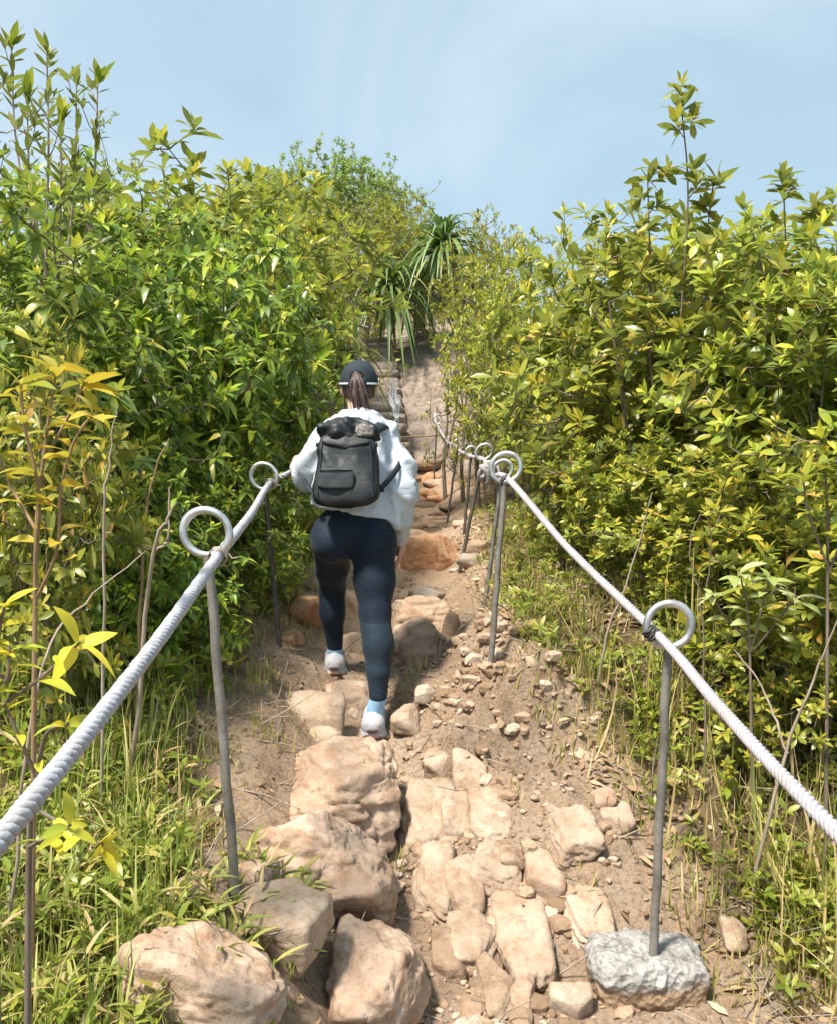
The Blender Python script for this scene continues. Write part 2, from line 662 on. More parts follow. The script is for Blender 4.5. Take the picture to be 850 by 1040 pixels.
    # foliage
    M['leaf_whorl'] = leaf_mat('leaf_whorl', [(0, (0.140, 0.190, 0.034)), (0.35, (0.222, 0.263, 0.034)), (0.75, (0.354, 0.372, 0.040)), (0.93, (0.510, 0.459, 0.061)), (1, (0.560, 0.320, 0.080))], rough=0.36, back=(0.24, 0.28, 0.12))
    M['leaf_whorl_young'] = leaf_mat('leaf_whorl_young', [(0, (0.365, 0.386, 0.039)), (0.6, (0.506, 0.477, 0.050)), (1, (0.660, 0.523, 0.066))], rough=0.38, trans=0.38)
    M['leaf_broad'] = leaf_mat('leaf_broad', [(0, (0.095, 0.173, 0.037)), (0.4, (0.165, 0.248, 0.037)), (0.8, (0.294, 0.369, 0.040)), (1, (0.522, 0.481, 0.061))], rough=0.36, back=(0.16, 0.24, 0.09), objvar=.3)
    M['leaf_broad_young'] = leaf_mat('leaf_broad_young', [(0, (0.269, 0.394, 0.030)), (0.6, (0.422, 0.487, 0.040)), (1, (0.614, 0.534, 0.050))], rough=0.38, trans=0.38)
    M['leaf_fine'] = leaf_mat('leaf_fine', [(0, (0.141, 0.197, 0.020)), (0.4, (0.269, 0.325, 0.025)), (0.8, (0.422, 0.423, 0.035)), (1, (0.486, 0.371, 0.050))], rough=0.42)
    M['leaf_fine_young'] = leaf_mat('leaf_fine_young', [(0, (0.422, 0.441, 0.030)), (1, (0.691, 0.557, 0.050))], rough=0.42, trans=0.38)
    M['leaf_tree'] = leaf_mat('leaf_tree', [(0, (0.156, 0.253, 0.060)), (0.5, (0.252, 0.356, 0.080)), (1, (0.396, 0.460, 0.120))], rough=0.5)
    M['leaf_olive'] = leaf_mat('leaf_olive', [(0, (0.099, 0.122, 0.033)), (0.5, (0.185, 0.201, 0.050)), (1, (0.312, 0.281, 0.077))], rough=0.42)
    M['leaf_sapling'] = leaf_mat('leaf_sapling', [(0, (0.26, 0.34, 0.045)), (0.3, (0.48, 0.47, 0.05)), (0.65, (0.64, 0.54, 0.05)), (1, (0.74, 0.54, 0.05))], rough=0.36, trans=0.35, tint=(0.8, 0.7, 0.08))
    M['leaf_pandan'] = leaf_mat('leaf_pandan', [(0, (0.075, 0.125, 0.035)), (0.6, (0.13, 0.20, 0.055)), (0.9, (0.21, 0.27, 0.08)), (1, (0.33, 0.27, 0.13))], rough=0.34, trans=0.15)
    M['grass_green'] = leaf_mat('grass_green', [(0, (0.127, 0.187, 0.025)), (0.4, (0.241, 0.308, 0.050)), (0.65, (0.391, 0.396, 0.100)), (0.85, (0.575, 0.473, 0.200)), (1, (0.483, 0.330, 0.160))], rough=0.5, trans=0.3)
    M['grass_dry'] = leaf_mat('grass_dry', [(0, (0.17, 0.22, 0.04)), (0.35, (0.34, 0.34, 0.07)), (0.7, (0.50, 0.40, 0.16)), (1, (0.56, 0.42, 0.22))], rough=0.6, trans=0.25)
    M['herb'] = leaf_mat('herb', [(0, (0.13, 0.19, 0.025)), (0.5, (0.24, 0.30, 0.035)), (0.85, (0.38, 0.38, 0.06)), (1, (0.42, 0.30, 0.10))], rough=0.42)
    M['litter'] = leaf_mat('litter', [(0, (0.2, 0.115, 0.06)), (0.4, (0.36, 0.235, 0.13)), (0.8, (0.5, 0.37, 0.22)), (1, (0.56, 0.46, 0.32))], rough=0.7, trans=0.08)
    M['pale_leaf'] = leaf_mat('pale_leaf', [(0, (0.28, 0.36, 0.10)), (0.5, (0.42, 0.47, 0.19)), (1, (0.58, 0.56, 0.3))], rough=0.38, trans=0.3)

    # person
    def cloth(name, col, rough=0.75, sc=400, bs=0.25, mott=0.12, spec=.3, sheen=0, wr=0):
        q = NT(name)
        v = q.obj(per_object=False)
        n = q.noise(v, 9, 4, .6)
        c = q.ramp(n, [(0.3, tuple(x * (1 - mott) for x in col)), (0.7, tuple(min(1, x * (1 + mott)) for x in col))])
        b = q.bump(q.noise(v, sc, 3, .7), bs, 0.002)
        if wr:
            mp = q.n('ShaderNodeMapping')
            q.put(mp.inputs['Vector'], v)
            mp.inputs['Scale'].default_value = (.55, .55, 1.5)
            mp.inputs['Rotation'].default_value = (.1, .35, 0)
            b = q.bump(q.noise(mp.outputs[0], 26, 3, .55, 1.2), wr, 0.012, b)
        m = q.fin(c, rough, b, spec=spec)
        if sheen:
            q.b.inputs['Sheen Weight'].default_value = sheen
        return m
    M['jacket'] = cloth('white_nylon', (0.51, 0.56, 0.63), 0.6, mott=0.03, wr=.3)
    M['leggings'] = cloth('navy_jersey', (0.006, 0.015, 0.031), 0.75, sheen=.05, wr=.14)
    M['leg_grey'] = cloth('sheer_navy', (0.014, 0.028, 0.045), 0.72, sheen=.05, wr=.14)
    M['skin'] = cloth('skin', (0.60, 0.36, 0.27), 0.5, mott=0.05)
    M['cap'] = cloth('cap_navy', (0.022, 0.032, 0.043), 0.8)
    M['trim_white'] = cloth('trim_white', (0.6, 0.63, 0.67), 0.6)
    M['sock'] = cloth('sock_blue', (0.28, 0.47, 0.64), 0.85)
    M['shoe'] = cloth('shoe_white', (0.46, 0.47, 0.52), 0.55, mott=.03)
    M['shoe_tan'] = cloth('shoe_cream', (0.48, 0.39, 0.335), 0.6)
    M['sole_dark'] = cloth('sole_brown', (0.10, 0.055, 0.042), 0.7)
    M['bag'] = cloth('bag_black', (0.010, 0.014, 0.017), 0.55, sc=250, bs=.3, spec=.45, wr=.16)
    M['bag_panel'] = cloth('bag_panel', (0.034, 0.041, 0.044), 0.42, sc=250, bs=.15, spec=.5)
    M['bag_strap'] = cloth('bag_strap', (0.02, 0.028, 0.04), 0.7, sc=600)
    q = NT('bag_print')
    n = q.noise(q.obj(per_object=False), 60, 3, .6, 3.0)
    M['bag_print'] = q.fin(q.ramp(n, [(0.48, (0.02, 0.02, 0.022)), (0.52, (0.30, 0.27, 0.24))]), .6)
    q = NT('hair')
    v = q.obj(per_object=False)
    mp = q.n('ShaderNodeMapping')
    q.put(mp.inputs['Vector'], v)
    mp.inputs['Scale'].default_value = (1, 1, .08)
    n = q.noise(mp.outputs[0], 160, 4, .7)
    M['hair'] = q.fin(q.ramp(n, [(0.3, (0.035, 0.02, 0.017)), (0.6, (0.12, 0.075, 0.065)), (0.8, (0.22, 0.15, 0.13))]), 0.45, q.bump(n, .6, .006))


make_materials()

# ================================================================== terrain
_ZY = [-400, -60, -8, 0, 1.9, 2.42, 2.9, 3.3, 3.5, 4.0, 5, 6, 7.2, 8.6, 10, 11, 12.2, 13.4, 15, 18, 22, 26, 34, 50, 90, 400]
_ZV = [-60, -12, -1.25, -.12, .04, .12, .27, .36, .40, .52, .62, .74, .86, 1.0, 1.2, 1.45, 2.0, 2.65, 3.55, 4.7, 6.2, 7.6, 8.8, 8, -6, -60]


def zf(y):
    r = 0
    for o, w in ((-.22, .25), (0, .5), (.22, .25)):
        r = r + w * np.interp(y + o, _ZY, _ZV)
    return r


def xc(y):
    return np.interp(y, [0, 2, 2.6, 3.3, 3.9, 5, 6, 9, 12, 15, 18, 400], [.1, .12, .1, .02, -.14, -.06, .02, .08, -.06, -.36, -.6, -.6])


def base_z(x, y):
    u = x - xc(y)
    left = sm((-u - .18) / .5) * .24 + np.clip(-u - .55, 0, 6) * .2
    rr = np.interp(y, [0, 2.3, 3.0, 3.1, 3.26, 3.5, 5, 8, 12, 14, 400], [.02, .05, .09, .13, .36, .37, .22, .2, .12, .1, .1])
    right = sm((u - .12) / .38) * rr + np.clip(u - .8, 0, 3) * .1
    far = -np.clip(np.abs(x) - 9, 0, 400) * .35
    slabw = np.exp(-((y - 13) / 1.8) ** 2) * np.clip(u, -.5, 2.5) * .10
    right = right - np.clip(u - 1.6, 0, 8) * .75 * sm((y - 6) / 8)
    return zf(y) + left + right + far + slabw


_CP = [(663, 1032, 2.18), (600, 1050, 2.08), (725, 1050, 2.08), (240, 912, 2.16), (285, 660, 3.84), (497, 672, 3.4), (380, 748, 3.42), (341, 684, 3.9), (470, 960, 2.42), (430, 765, 3.3),
       (540, 850, 2.72), (520, 780, 3.02), (465, 580, 6.0), (453, 535, 8.8), (440, 495, 11), (430, 690, 3.62), (495, 618, 4.3), (600, 760, 3.1), (560, 690, 3.35)]
_CPW = np.array([P(*c) for c in _CP])
_SG = np.array([.22 if c[2] < 5 else .8 for c in _CP])
_res = _CPW[:, 2] - base_z(_CPW[:, 0], _CPW[:, 1])
_K = np.exp(-(((_CPW[:, None, :2] - _CPW[None, :, :2]) ** 2).sum(-1)) / (2 * _SG[None] ** 2))
_WT = np.linalg.solve(_K + .08 * np.eye(len(_CP)), _res)


def TZ(x, y, detail=True):
    x, y = np.asarray(x, float), np.asarray(y, float)
    z = base_z(x, y)
    for k in range(len(_CP)):
        z = z + _WT[k] * np.exp(-((x - _CPW[k, 0]) ** 2 + (y - _CPW[k, 1]) ** 2) / (2 * _SG[k] ** 2))
    if detail:
        p = np.stack([x, y, np.zeros_like(x)], -1)
        near = sm((14 - y) / 6)
        z = z + near * (.035 * fbm(p * 3.2, 3, 3) + .030 * fbm(p * 9, 4, 5) + .010 * fbm(p * 34, 3, 8))
        bank = np.exp(-((y - 3.12) / .3) ** 2) * sm((x - .02) / .12) * sm((.75 - x) / .3)
        z = z + bank * (.15 * fbm(p * 8, 4, 12) + .06 * (1 - 2 * np.abs(vnoise(p * 14, 19))) + .03 * fbm(p * 30, 2, 20))
        sl = np.exp(-((y - 13) / 2.0) ** 2)
        z = z + sl * (.12 * fbm(p * np.array([1.5, .9, 1]), 4, 15) + .09 * fbm(p * np.array([3, 5, 1]), 4, 16) + .05 * np.abs(vnoise(p * np.array([4, 7, 1]), 17)) + .03 * fbm(p * 12, 2, 18))
    return z


def G(px, py):
    """where the view ray through a pixel meets the ground"""
    d = np.linspace(1.2, 30, 6000)
    q = CAM + d[:, None] * (P(px, py, 1.0) - CAM)
    z = TZ(q[:, 0], q[:, 1], False)
    k = np.argmax(z > q[:, 2])
    return q[k], d[k]


def build_ground():
    def axis(segs):
        out = []
        for a, b, n in segs:
            out += list(np.linspace(a, b, n, endpoint=False))
        return np.array(out + [segs[-1][1]])
    xs = axis([(-400, -60, 10), (-60, -12, 16), (-12, -3, 36), (-3, -1.3, 34), (-1.3, 1.4, 140), (1.4, 3, 32), (3, 12, 36), (12, 60, 16), (60, 400, 10)])
    ys = axis([(-400, -40, 8), (-40, -3, 16), (-3, .9, 26), (.9, 4.6, 190), (4.6, 12, 150), (12, 17, 110), (17, 45, 60), (45, 120, 20), (120, 400, 12)])
    X, Y = np.meshgrid(xs, ys, indexing='ij')
    Z = TZ(X, Y)
    nx, ny = X.shape
    i = np.arange(nx - 1)[:, None] * ny
    j = np.arange(ny - 1)[None]
    Fc = np.stack([i + j, i + ny + j, i + ny + j + 1, i + j + 1], -1).reshape(-1, 4)
    mb = MB()
    mb.add(np.stack([X, Y, Z], -1), Fc)
    o = mb.build('ground', M['soil'])
    tag(o, 'tan eroded dirt trail running uphill between shrubs', 'ground', kind='structure')
    u = (X - xc(Y)).ravel()
    y = Y.ravel()
    p = np.stack([X.ravel(), y, 0 * y], -1)
    nz = .18 * fbm(p * 4, 3, 40)
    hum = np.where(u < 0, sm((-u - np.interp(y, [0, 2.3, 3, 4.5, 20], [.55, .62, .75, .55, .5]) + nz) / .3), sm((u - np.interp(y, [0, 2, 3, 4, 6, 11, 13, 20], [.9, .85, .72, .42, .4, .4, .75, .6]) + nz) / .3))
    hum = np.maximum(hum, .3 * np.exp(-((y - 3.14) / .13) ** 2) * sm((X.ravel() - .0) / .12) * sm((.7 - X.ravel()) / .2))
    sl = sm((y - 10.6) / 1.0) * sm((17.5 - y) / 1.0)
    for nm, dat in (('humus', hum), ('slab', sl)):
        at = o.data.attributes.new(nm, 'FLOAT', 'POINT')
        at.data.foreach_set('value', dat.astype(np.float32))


build_ground()
# ================================================================== shrubs
def whorls(mb, tip, axis, k, L, W, ang=(45, 88), mi=0, prof='obov', curl=.18, back=.35, drop=0.0, segs=4, fold=.22):
    n = len(tip)
    ratio = W / L
    axis = unit(axis)
    ref = unit(rng.normal(size=(n, 3)))
    e1 = unit(np.cross(axis, ref))
    e2 = np.cross(axis, e1)
    ph = (np.arange(k) * 2 * PI / k)[None] + rng.uniform(0, 6.28, (n, 1)) + rng.normal(0, .22, (n, k))
    an = np.radians(rng.uniform(ang[0], ang[1], (n, k)))
    per = np.cos(ph)[..., None] * e1[:, None] + np.sin(ph)[..., None] * e2[:, None]
    L = L * rng.uniform(.72, 1.18, (n, 1))
    d = axis[:, None] * np.cos(an)[..., None] + per * np.sin(an)[..., None]
    nr = axis[:, None] * np.sin(an)[..., None] - per * np.cos(an)[..., None]
    nr = nr + rng.normal(0, .22, nr.shape)
    base = tip[:, None] - axis[:, None] * (rng.uniform(0, back, (n, k)) * L)[..., None]
    l = L * rng.uniform(.62, 1.15, (n, k))
    keep = rng.random((n, k)) < .92
    leaves(mb, base[keep], d[keep], nr[keep], l[keep], (l * ratio * rng.uniform(.85, 1.15, (n, k)))[keep], rng.normal(curl, .12, keep.sum()), fold, prof, segs, mi, drop)


def shrub_parts(H, R, ntip, L, W, k=7, inner=5, along=4, nmain=5, low=.12, base_r=.014, prof='obov', ang=(42, 88), drop=0., segs=4, power=.42, flat=.46, cz=.54,
                spikes=(), upw=.55, yfrac=1.0, gap=.0, bumps=.34):
    """returns (stem builder, leaf builder); leaf slots: 0 mature, 1 young"""
    st, lf = MB(), MB()
    sd = int(rng.integers(1e6))
    v = rand_unit(ntip * 2)
    r = rng.random(ntip * 2) ** power
    bump = 1 + bumps * vnoise(v * 1.9, sd) + bumps * .45 * vnoise(v * 4.5, sd + 1)
    p = v * (r * bump)[:, None] * np.array([R, R, H * flat]) + np.array([0, 0, H * cz])
    p = p[p[:, 2] > low * H]
    if gap:
        p = p[vnoise(p * (2.2 / R), sd + 3) > -gap]
    p = p[:ntip]
    nodes = [np.zeros(3)]
    for m in range(nmain):
        a = rng.uniform(0, 6.28)
        rr = R * rng.uniform(.15, .62)
        b0 = np.array([math.cos(a), math.sin(a), 0]) * R * .12
        top = np.array([math.cos(a) * rr, math.sin(a) * rr, H * rng.uniform(.55, .85)])
        mid = b0 * .5 + top * .5 + rng.normal(0, .07, 3) * R
        pts = spline([b0 + [0, 0, -.15], b0 * 1.2 + [0, 0, H * .12], mid, top], 10)
        tube(st, pts, np.linspace(base_r, base_r * .4, 10), 6)
        nodes += list(pts[2:])
    for (sx, sy, sh) in spikes:
        b0 = np.array([sx * .5, sy * .5, H * .25])
        pts = spline([b0, np.array([sx * .9, sy * .9, H * .6]), np.array([sx, sy, sh * .8]) + rng.normal(0, .03, 3), np.array([sx, sy, sh])], 16)
        tube(st, pts, np.linspace(base_r * .6, .0035, 16), 6)
        sel = pts[6:]
        extra = []
        for q in sel:
            for _ in range(1):
                o_ = rng.normal(0, 1, 3) * [.12, .12, .05]
                o_[:2] *= max(.3, (sh - q[2]) / (sh * .35))
                extra.append(q + o_ + [0, 0, .05])
        extra.append(pts[-1])
        p = np.vstack([p, extra])
        nodes += list(sel)
    p = p[np.argsort(p[:, 2] * .6 + np.linalg.norm(p - [0, 0, H * .3], axis=1))]
    nodes = np.array(nodes)
    axes, al_b, al_d = [], [], []
    for q in p:
        dv = q - nodes
        dist = np.linalg.norm(dv, axis=1) + 1.1 * np.maximum(0, nodes[:, 2] - q[2] + .03)
        j = int(np.argmin(dist))
        a = nodes[j]
        ln = np.linalg.norm(q - a)
        mid = a * .5 + q * .5 + np.array([0, 0, -.10 * ln]) + rng.normal(0, .05, 3) * ln
        pts = spline([a, mid, q], 5)
        tube(st, pts, np.linspace(min(.006, .003 + .01 * ln), .0018, 5) * (base_r / .014), 4, cap=False)
        nodes = np.vstack([nodes, pts[1:4]])
        tw = unit(q - pts[3])
        out = unit(q - np.array([0, 0, H * .35]))
        axes.append(tw * .5 + out * .45 + np.array([0, 0, upw]))
        for _ in range(along):
            t = rng.uniform(.35, .95)
            f = t * 4
            k0 = min(int(f), 3)
            al_b.append(pts[k0] + (pts[k0 + 1] - pts[k0]) * (f - k0))
            al_d.append(tw * .4 + unit(rng.normal(size=3)) + np.array([0, 0, .15]))
    axes = np.array(axes)
    whorls(lf, p, axes, k, L, W, ang, 0, prof, drop=drop, segs=segs)
    ym = rng.random(len(p)) < yfrac * np.clip(.35 + .9 * (p[:, 2] / H - .3), .1, 1)
    if inner and ym.any():
        whorls(lf, p[ym] + unit(axes[ym]) * L * .05, axes[ym], inner, L * .72, W * .68, (14, 50), 1, prof, curl=.05, back=.1, segs=max(2, segs - 1))
    if along:
        al_b, al_d = np.array(al_b), np.array(al_d)
        n = len(al_b)
        leaves(lf, al_b, al_d, np.array([0, 0, 1.]) + rng.normal(0, .4, (n, 3)), L * rng.uniform(.6, 1.1, n), W * rng.uniform(.8, 1.1, n), rng.normal(.2, .1, n), .2, prof, segs, 0, drop)
    return st, lf


def make_shrub(kind, bark, mats, **kw):
    H = kw['H']
    st, lf = shrub_parts(**kw)
    root = empty(kind, (0, 0, 0))
    if kind == 'tree':
        st.build('trunk', bark, root)
        lf.build('crown', mats, root)
    else:
        st.build('stems', bark, root)
        lf.build('foliage', mats, root)
    root['H'] = H
    return root


PROTO = {}
W_ = [M['leaf_whorl'], M['leaf_whorl_young']]
B_ = [M['leaf_broad'], M['leaf_broad_young']]
F_ = [M['leaf_fine'], M['leaf_fine_young']]
for nm, kw in {
    'Wa': dict(H=2.2, R=.9, ntip=290, L=.135, W=.048, along=3, gap=.45),
    'Wb': dict(H=2.2, R=.95, ntip=290, L=.13, W=.046, along=3, gap=.3),
    'Wc': dict(H=2.0, R=.9, ntip=290, L=.128, W=.045, along=3, gap=.4),
}.items():
    PROTO[nm] = make_shrub('shrub', M['bark'], W_, **kw)
PROTO['Ws'] = make_shrub('shrub', M['bark'], W_, H=2.1, R=1.0, ntip=300, L=.13, W=.046, gap=.3, along=3,
                         spikes=((-.13, 0, 2.72), (.10, .12, 2.3), (-.30, .05, 2.32), (.42, -.1, 2.22), (.7, .1, 2.15)), yfrac=.9)
for nm, kw in {
    'Ba': dict(H=2.3, R=1.0, ntip=420, L=.12, W=.041, drop=.35, prof='ellip', k=6, along=6, upw=.35),
    'Bb': dict(H=2.3, R=1.0, ntip=420, L=.112, W=.039, drop=.3, prof='ellip', k=6, along=6, upw=.35),
    'Bc': dict(H=2.2, R=1.05, ntip=420, L=.122, W=.043, drop=.45, prof='ellip', k=6, along=7, upw=.3),
}.items():
    PROTO[nm] = make_shrub('shrub', M['bark'], B_, ang=(40, 95), **kw)
PROTO['Fa'] = make_shrub('shrub', M['bark'], F_, H=2.2, R=1.0, ntip=800, L=.075, W=.026, k=6, along=3, segs=2, prof='ellip', yfrac=1.1)
PROTO['Fb'] = make_shrub('shrub', M['bark'], F_, H=2.0, R=1.1, ntip=760, L=.07, W=.026, k=6, along=3, segs=2, prof='ellip', yfrac=.9, gap=.4)
PROTO['Fo'] = make_shrub('shrub', M['bark_pale'], [M['leaf_olive'], M['leaf_fine']], H=2.0, R=1.1, ntip=700, L=.075, W=.024, k=6, along=3, segs=2, prof='ellip', yfrac=.8, gap=.35)
PROTO['Ta'] = make_shrub('tree', M['bark_pale'], [M['leaf_tree'], M['leaf_tree']], H=3.2, R=1.4, ntip=620, L=.13, W=.055, k=6, along=4, segs=2, prof='ellip', low=.35, flat=.36, cz=.66, nmain=4, base_r=.03, gap=.25, bumps=.5)
PROTO['Tb'] = make_shrub('tree', M['bark_pale'], [M['leaf_tree'], M['leaf_tree']], H=3.4, R=1.2, ntip=420, L=.13, W=.05, k=6, along=3, segs=2, prof='ellip', low=.4, flat=.34, cz=.68, nmain=4, base_r=.03, gap=.1, bumps=.6)
_used = set()


def shrub(pk, px, d, top, wide=1.0, label=None, group='shrubs lining the trail', cat=None, rz=None, sink=.04):
    src = PROTO[pk]
    b = P(px, 475, d)
    z = float(TZ(b[0], b[1], False)) - sink
    tz = P(px, top, d)[2]
    sc = max(.25, (tz - z) / (src['H'] * 1.0))
    if pk in _used:
        o = dup(src)
    else:
        o = src
        _used.add(pk)
    o.location = (b[0], b[1], z)
    o.rotation_euler = (0, 0, rng.uniform(0, 6.28) if rz is None else rz)
    o.scale = (sc * wide, sc * wide, sc)
    kind = 'tree' if pk[0] == 'T' else 'shrub'
    return tag(o, label, cat or kind, group)


def plant_shrubs():
    L = 'shrubs left of the trail'
    R = 'shrubs right of the trail'
    B = 'bushes on the hill behind'
    T = 'trees along the hilltop'
    # ---- left of the trail
    shrub('Ba', 20, 3.5, 188, 1.0, 'broad-leaved green shrub at the left edge, directly below the tall thin shoots', L)
    shrub('Bb', 118, 4.3, 195, 1.0, 'large drooping-leaved shrub between the yellow sapling and the walker-side dense bush', L)
    shrub('Bc', 216, 5.2, 218, .95, 'dense drooping-leaved bush rising behind both left ring posts, dark shade under it', L)
    shrub('Ba', 252, 6.5, 240, .7, 'bright green leafy bush just left of the walker, behind her shoulder and cap', L)
    shrub('Wa', 165, 7.0, 168, 1.1, 'shrub with upright leaf rosettes on the skyline above the dense left bush', L)
    shrub('Wc', 232, 8.4, 165, 1.1, 'shrub with leaf rosettes poking highest on the skyline left of the hilltop trees', L)
    shrub('Bb', 60, 6.2, 180, 1.1, 'broad green bush on the left skyline behind the tall thin shoots', L)
    shrub('Wb', 266, 9.2, 215, .8, 'rosette-leaved bush on the slope above and left of the walker', L)
    shrub('Bc', 283, 8.0, 350, .55, 'low bright bush touching the trail edge beside the walker\'s cap', L)
    shrub('Bb', 200, 4.1, 445, 1.2, 'low dark-green bush in the shade right behind the nearer left ring post', L, sink=.2)
    shrub('Ba', 130, 3.3, 470, 1.1, 'low leafy bush behind the bare stems left of the nearer ring post', L, sink=.2)
    shrub('Bc', 250, 5.3, 440, .9, 'low leafy bush behind the far left ring post', L, sink=.15)
    shrub('Wc', 50, 2.75, 330, .55, 'narrow shrub with small yellowish rosettes behind the yellow sapling', L)
    # ---- hill behind
    shrub('Fa', 285, 11.5, 212, .8, 'yellow-green fine-leaved bush on the hill straight above the walker', B)
    shrub('Fb', 280, 14, 190, 1.1, 'yellowish rounded bush on the hill left of the screw pines, near the top', B)
    shrub('Fo', 362, 17.5, 200, 1.0, 'greyish olive bush on the hill below the middle hilltop tree', B)
    shrub('Fa', 410, 18, 212, 1.0, 'yellow-green bush on the hill just left of the tallest screw pine', B)
    shrub('Fo', 312, 10.4, 300, .5, 'dark olive bush under the arching dead branch', B)
    shrub('Fb', 255, 11.5, 200, 1.1, 'yellow-tinged bush high on the left slope beside the rosette shrubs', B)
    shrub('Fo', 450, 18, 262, .9, 'olive bush on the slope behind the screw pines', B)
    shrub('Fa', 325, 18.5, 190, 1.0, 'small yellow-green bush in front of the hilltop trees', B)
    shrub('Fb', 395, 19.5, 208, 1.0, 'pale yellow bush crowning the hill right of the middle tree', B)
    shrub('Fb', 490, 15, 218, .6, 'thin yellow-leaved bush on the skyline right of the tallest screw pine', B)
    shrub('Fo', 386, 15.6, 316, 1.0, 'low olive bush overhanging the head of the stone steps', B)
    shrub('Fo', 428, 15.7, 318, 1.1, 'low olive bush overhanging the top of the bare slab', B)
    shrub('Ta', 345, 22, 158, 1.0, 'rounded pale green tree at the highest point of the hilltop', T)
    shrub('Tb', 295, 22, 170, 1.0, 'thin pale green tree left of the rounded hilltop tree', T)
    shrub('Tb', 405, 22, 182, 1.0, 'loose pale green tree on the hilltop above the tallest screw pine', T)
    shrub('Ta', 262, 24, 178, .9, 'small pale tree at the left end of the hilltop row', T)
    shrub('Ta', 375, 24, 178, .9, 'pale green tree between the rounded and the loose hilltop trees', T)
    shrub('Tb', 100, 13, 158, .9, 'distant dark tree peeping over the left shrubs beside the thin shoots', T)
    # ---- right of the trail
    shrub('Ws', 708, 4.6, 222, 1.0, 'tallest right shrub, one shoot rising high above the rest', R, rz=0.0)
    shrub('Wb', 645, 5.3, 218, .9, 'rosette-leaved shrub left of the tallest right shrub', R)
    shrub('Wc', 600, 6.3, 242, .8, 'rosette-leaved shrub on the skyline behind the ring posts', R)
    shrub('Wa', 795, 4.3, 220, 1.0, 'big rosette-leaved shrub right of the tallest right shrub', R)
    shrub('Wb', 868, 3.5, 232, .9, 'shrub with sparse rosettes at the right edge against the sky', R)
    shrub('Fa', 500, 8.8, 280, .6, 'bright yellow-green fine-leaved bush above the far ring posts, right of the slab', R)
    shrub('Fb', 535, 10.5, 240, .7, 'yellowish fine bush behind the bright yellow-green bush', R)
    shrub('Fb', 493, 13, 225, .7, 'airy sparse bush on the skyline between screw pines and right shrubs', R)
    shrub('Wc', 592, 5.3, 365, .8, 'low rosette-leaved shrub directly behind the second right ring post', R)
    shrub('Wa', 640, 4.1, 430, 1.1, 'mid-height shrub above the slack of the right rope', R)
    shrub('Wb', 735, 3.55, 455, 1.2, 'leafy shrub behind the nearest right ring post', R)
    shrub('Wc', 838, 3.1, 440, 1.1, 'leafy shrub at the right edge, above the descending rope', R)
    shrub('Wa', 612, 4.7, 470, .9, 'low shrub between the two big right ring posts', R)
    shrub('Fo', 500, 9.8, 345, .45, 'dark stemmy bush behind the farthest ring posts', R)
    shrub('Wb', 562, 7.0, 370, .8, 'low shrub under the bright yellow-green bush, right of the far posts', R)
    shrub('Wa', 680, 6.4, 236, 1.1, 'shrub showing through the gaps behind the tallest right shrub', R)
    shrub('Wc', 770, 6.2, 232, 1.1, 'shrub on the right skyline behind the big rosette shrub', R)
    shrub('Wb', 850, 5.6, 235, 1.1, 'far shrub at the right edge behind the sparse one', R)
    shrub('Wc', 705, 3.5, 620, 1.0, 'knee-high leafy shrub right behind the nearest right ring', R, sink=.1)
    shrub('Wb', 815, 2.85, 630, 1.0, 'knee-high leafy shrub beside the long bare cane at the right edge', R, sink=.1)

    shrub('Wa', 965, 4.3, 255, 1.0, 'rosette-leaved shrub ending the right row, outward of the big rosette shrub', R)
    shrub('Wc', 975, 3.2, 420, 1.1, 'low rosette-leaved shrub ending the right row, outward of the edge shrub above the rope', R)
    shrub('Wb', 1000, 5.8, 240, 1.1, 'rosette-leaved shrub ending the back of the right row', R)


plant_shrubs()


# ---- tall thin shoots, top left
def shoots():
    root = empty('sapling', (0, 0, 0), 'tall thin shoots with upright olive leaves against the sky, top left corner', 'sapling')
    st, lf = MB(), MB()
    D = 4.3
    b = P(50, 400, D)
    b[2] = float(TZ(b[0], b[1], False))
    root.location = [float(v) for v in b]
    tips = [(12, 45), (48, 52), (100, 78), (78, 82), (-12, 70), (28, 95), (62, 118)]
    for (x, y) in tips:
        t = P(x, y, D + rng.uniform(-.25, .25)) - b
        pts = spline([rng.normal(0, .05, 3) * [1, 1, 0], t * [.45, .45, .5] + rng.normal(0, .04, 3), t * [.9, .9, .8], t], 24)
        tube(st, pts, np.linspace(.011, .003, 24), 6)
        ps, ax = [], []
        for k in range(12, 24):
            n = 3
            d = unit(np.gradient(pts, axis=0)[k])
            ps.append(pts[k]); ax.append(d)
            if k % 3 == 0 and k < 22:
                q = pts[k] + rng.normal(0, 1, 3) * [.09, .09, 0] + [0, 0, .10]
                tube(st, [pts[k], (pts[k] + q) / 2 + [0, 0, -.02], q], [.004, .003, .002], 4, cap=False)
                whorls(lf, q[None], (q - pts[k])[None] + [[0, 0, .1]], 5, .10, .028, (20, 60), 0, 'ellip', curl=.05)
        whorls(lf, np.array(ps), np.array(ax), 3, .105, .029, (30, 65), 0, 'ellip', curl=.08)
        whorls(lf, pts[-1][None], unit(t)[None], 7, .12, .036, (15, 45), 1, 'ellip', curl=.0)
    st.build('stems', M['bark_pale'], root)
    lf.build('foliage', [M['leaf_olive'], M['leaf_fine']], root)


shoots()


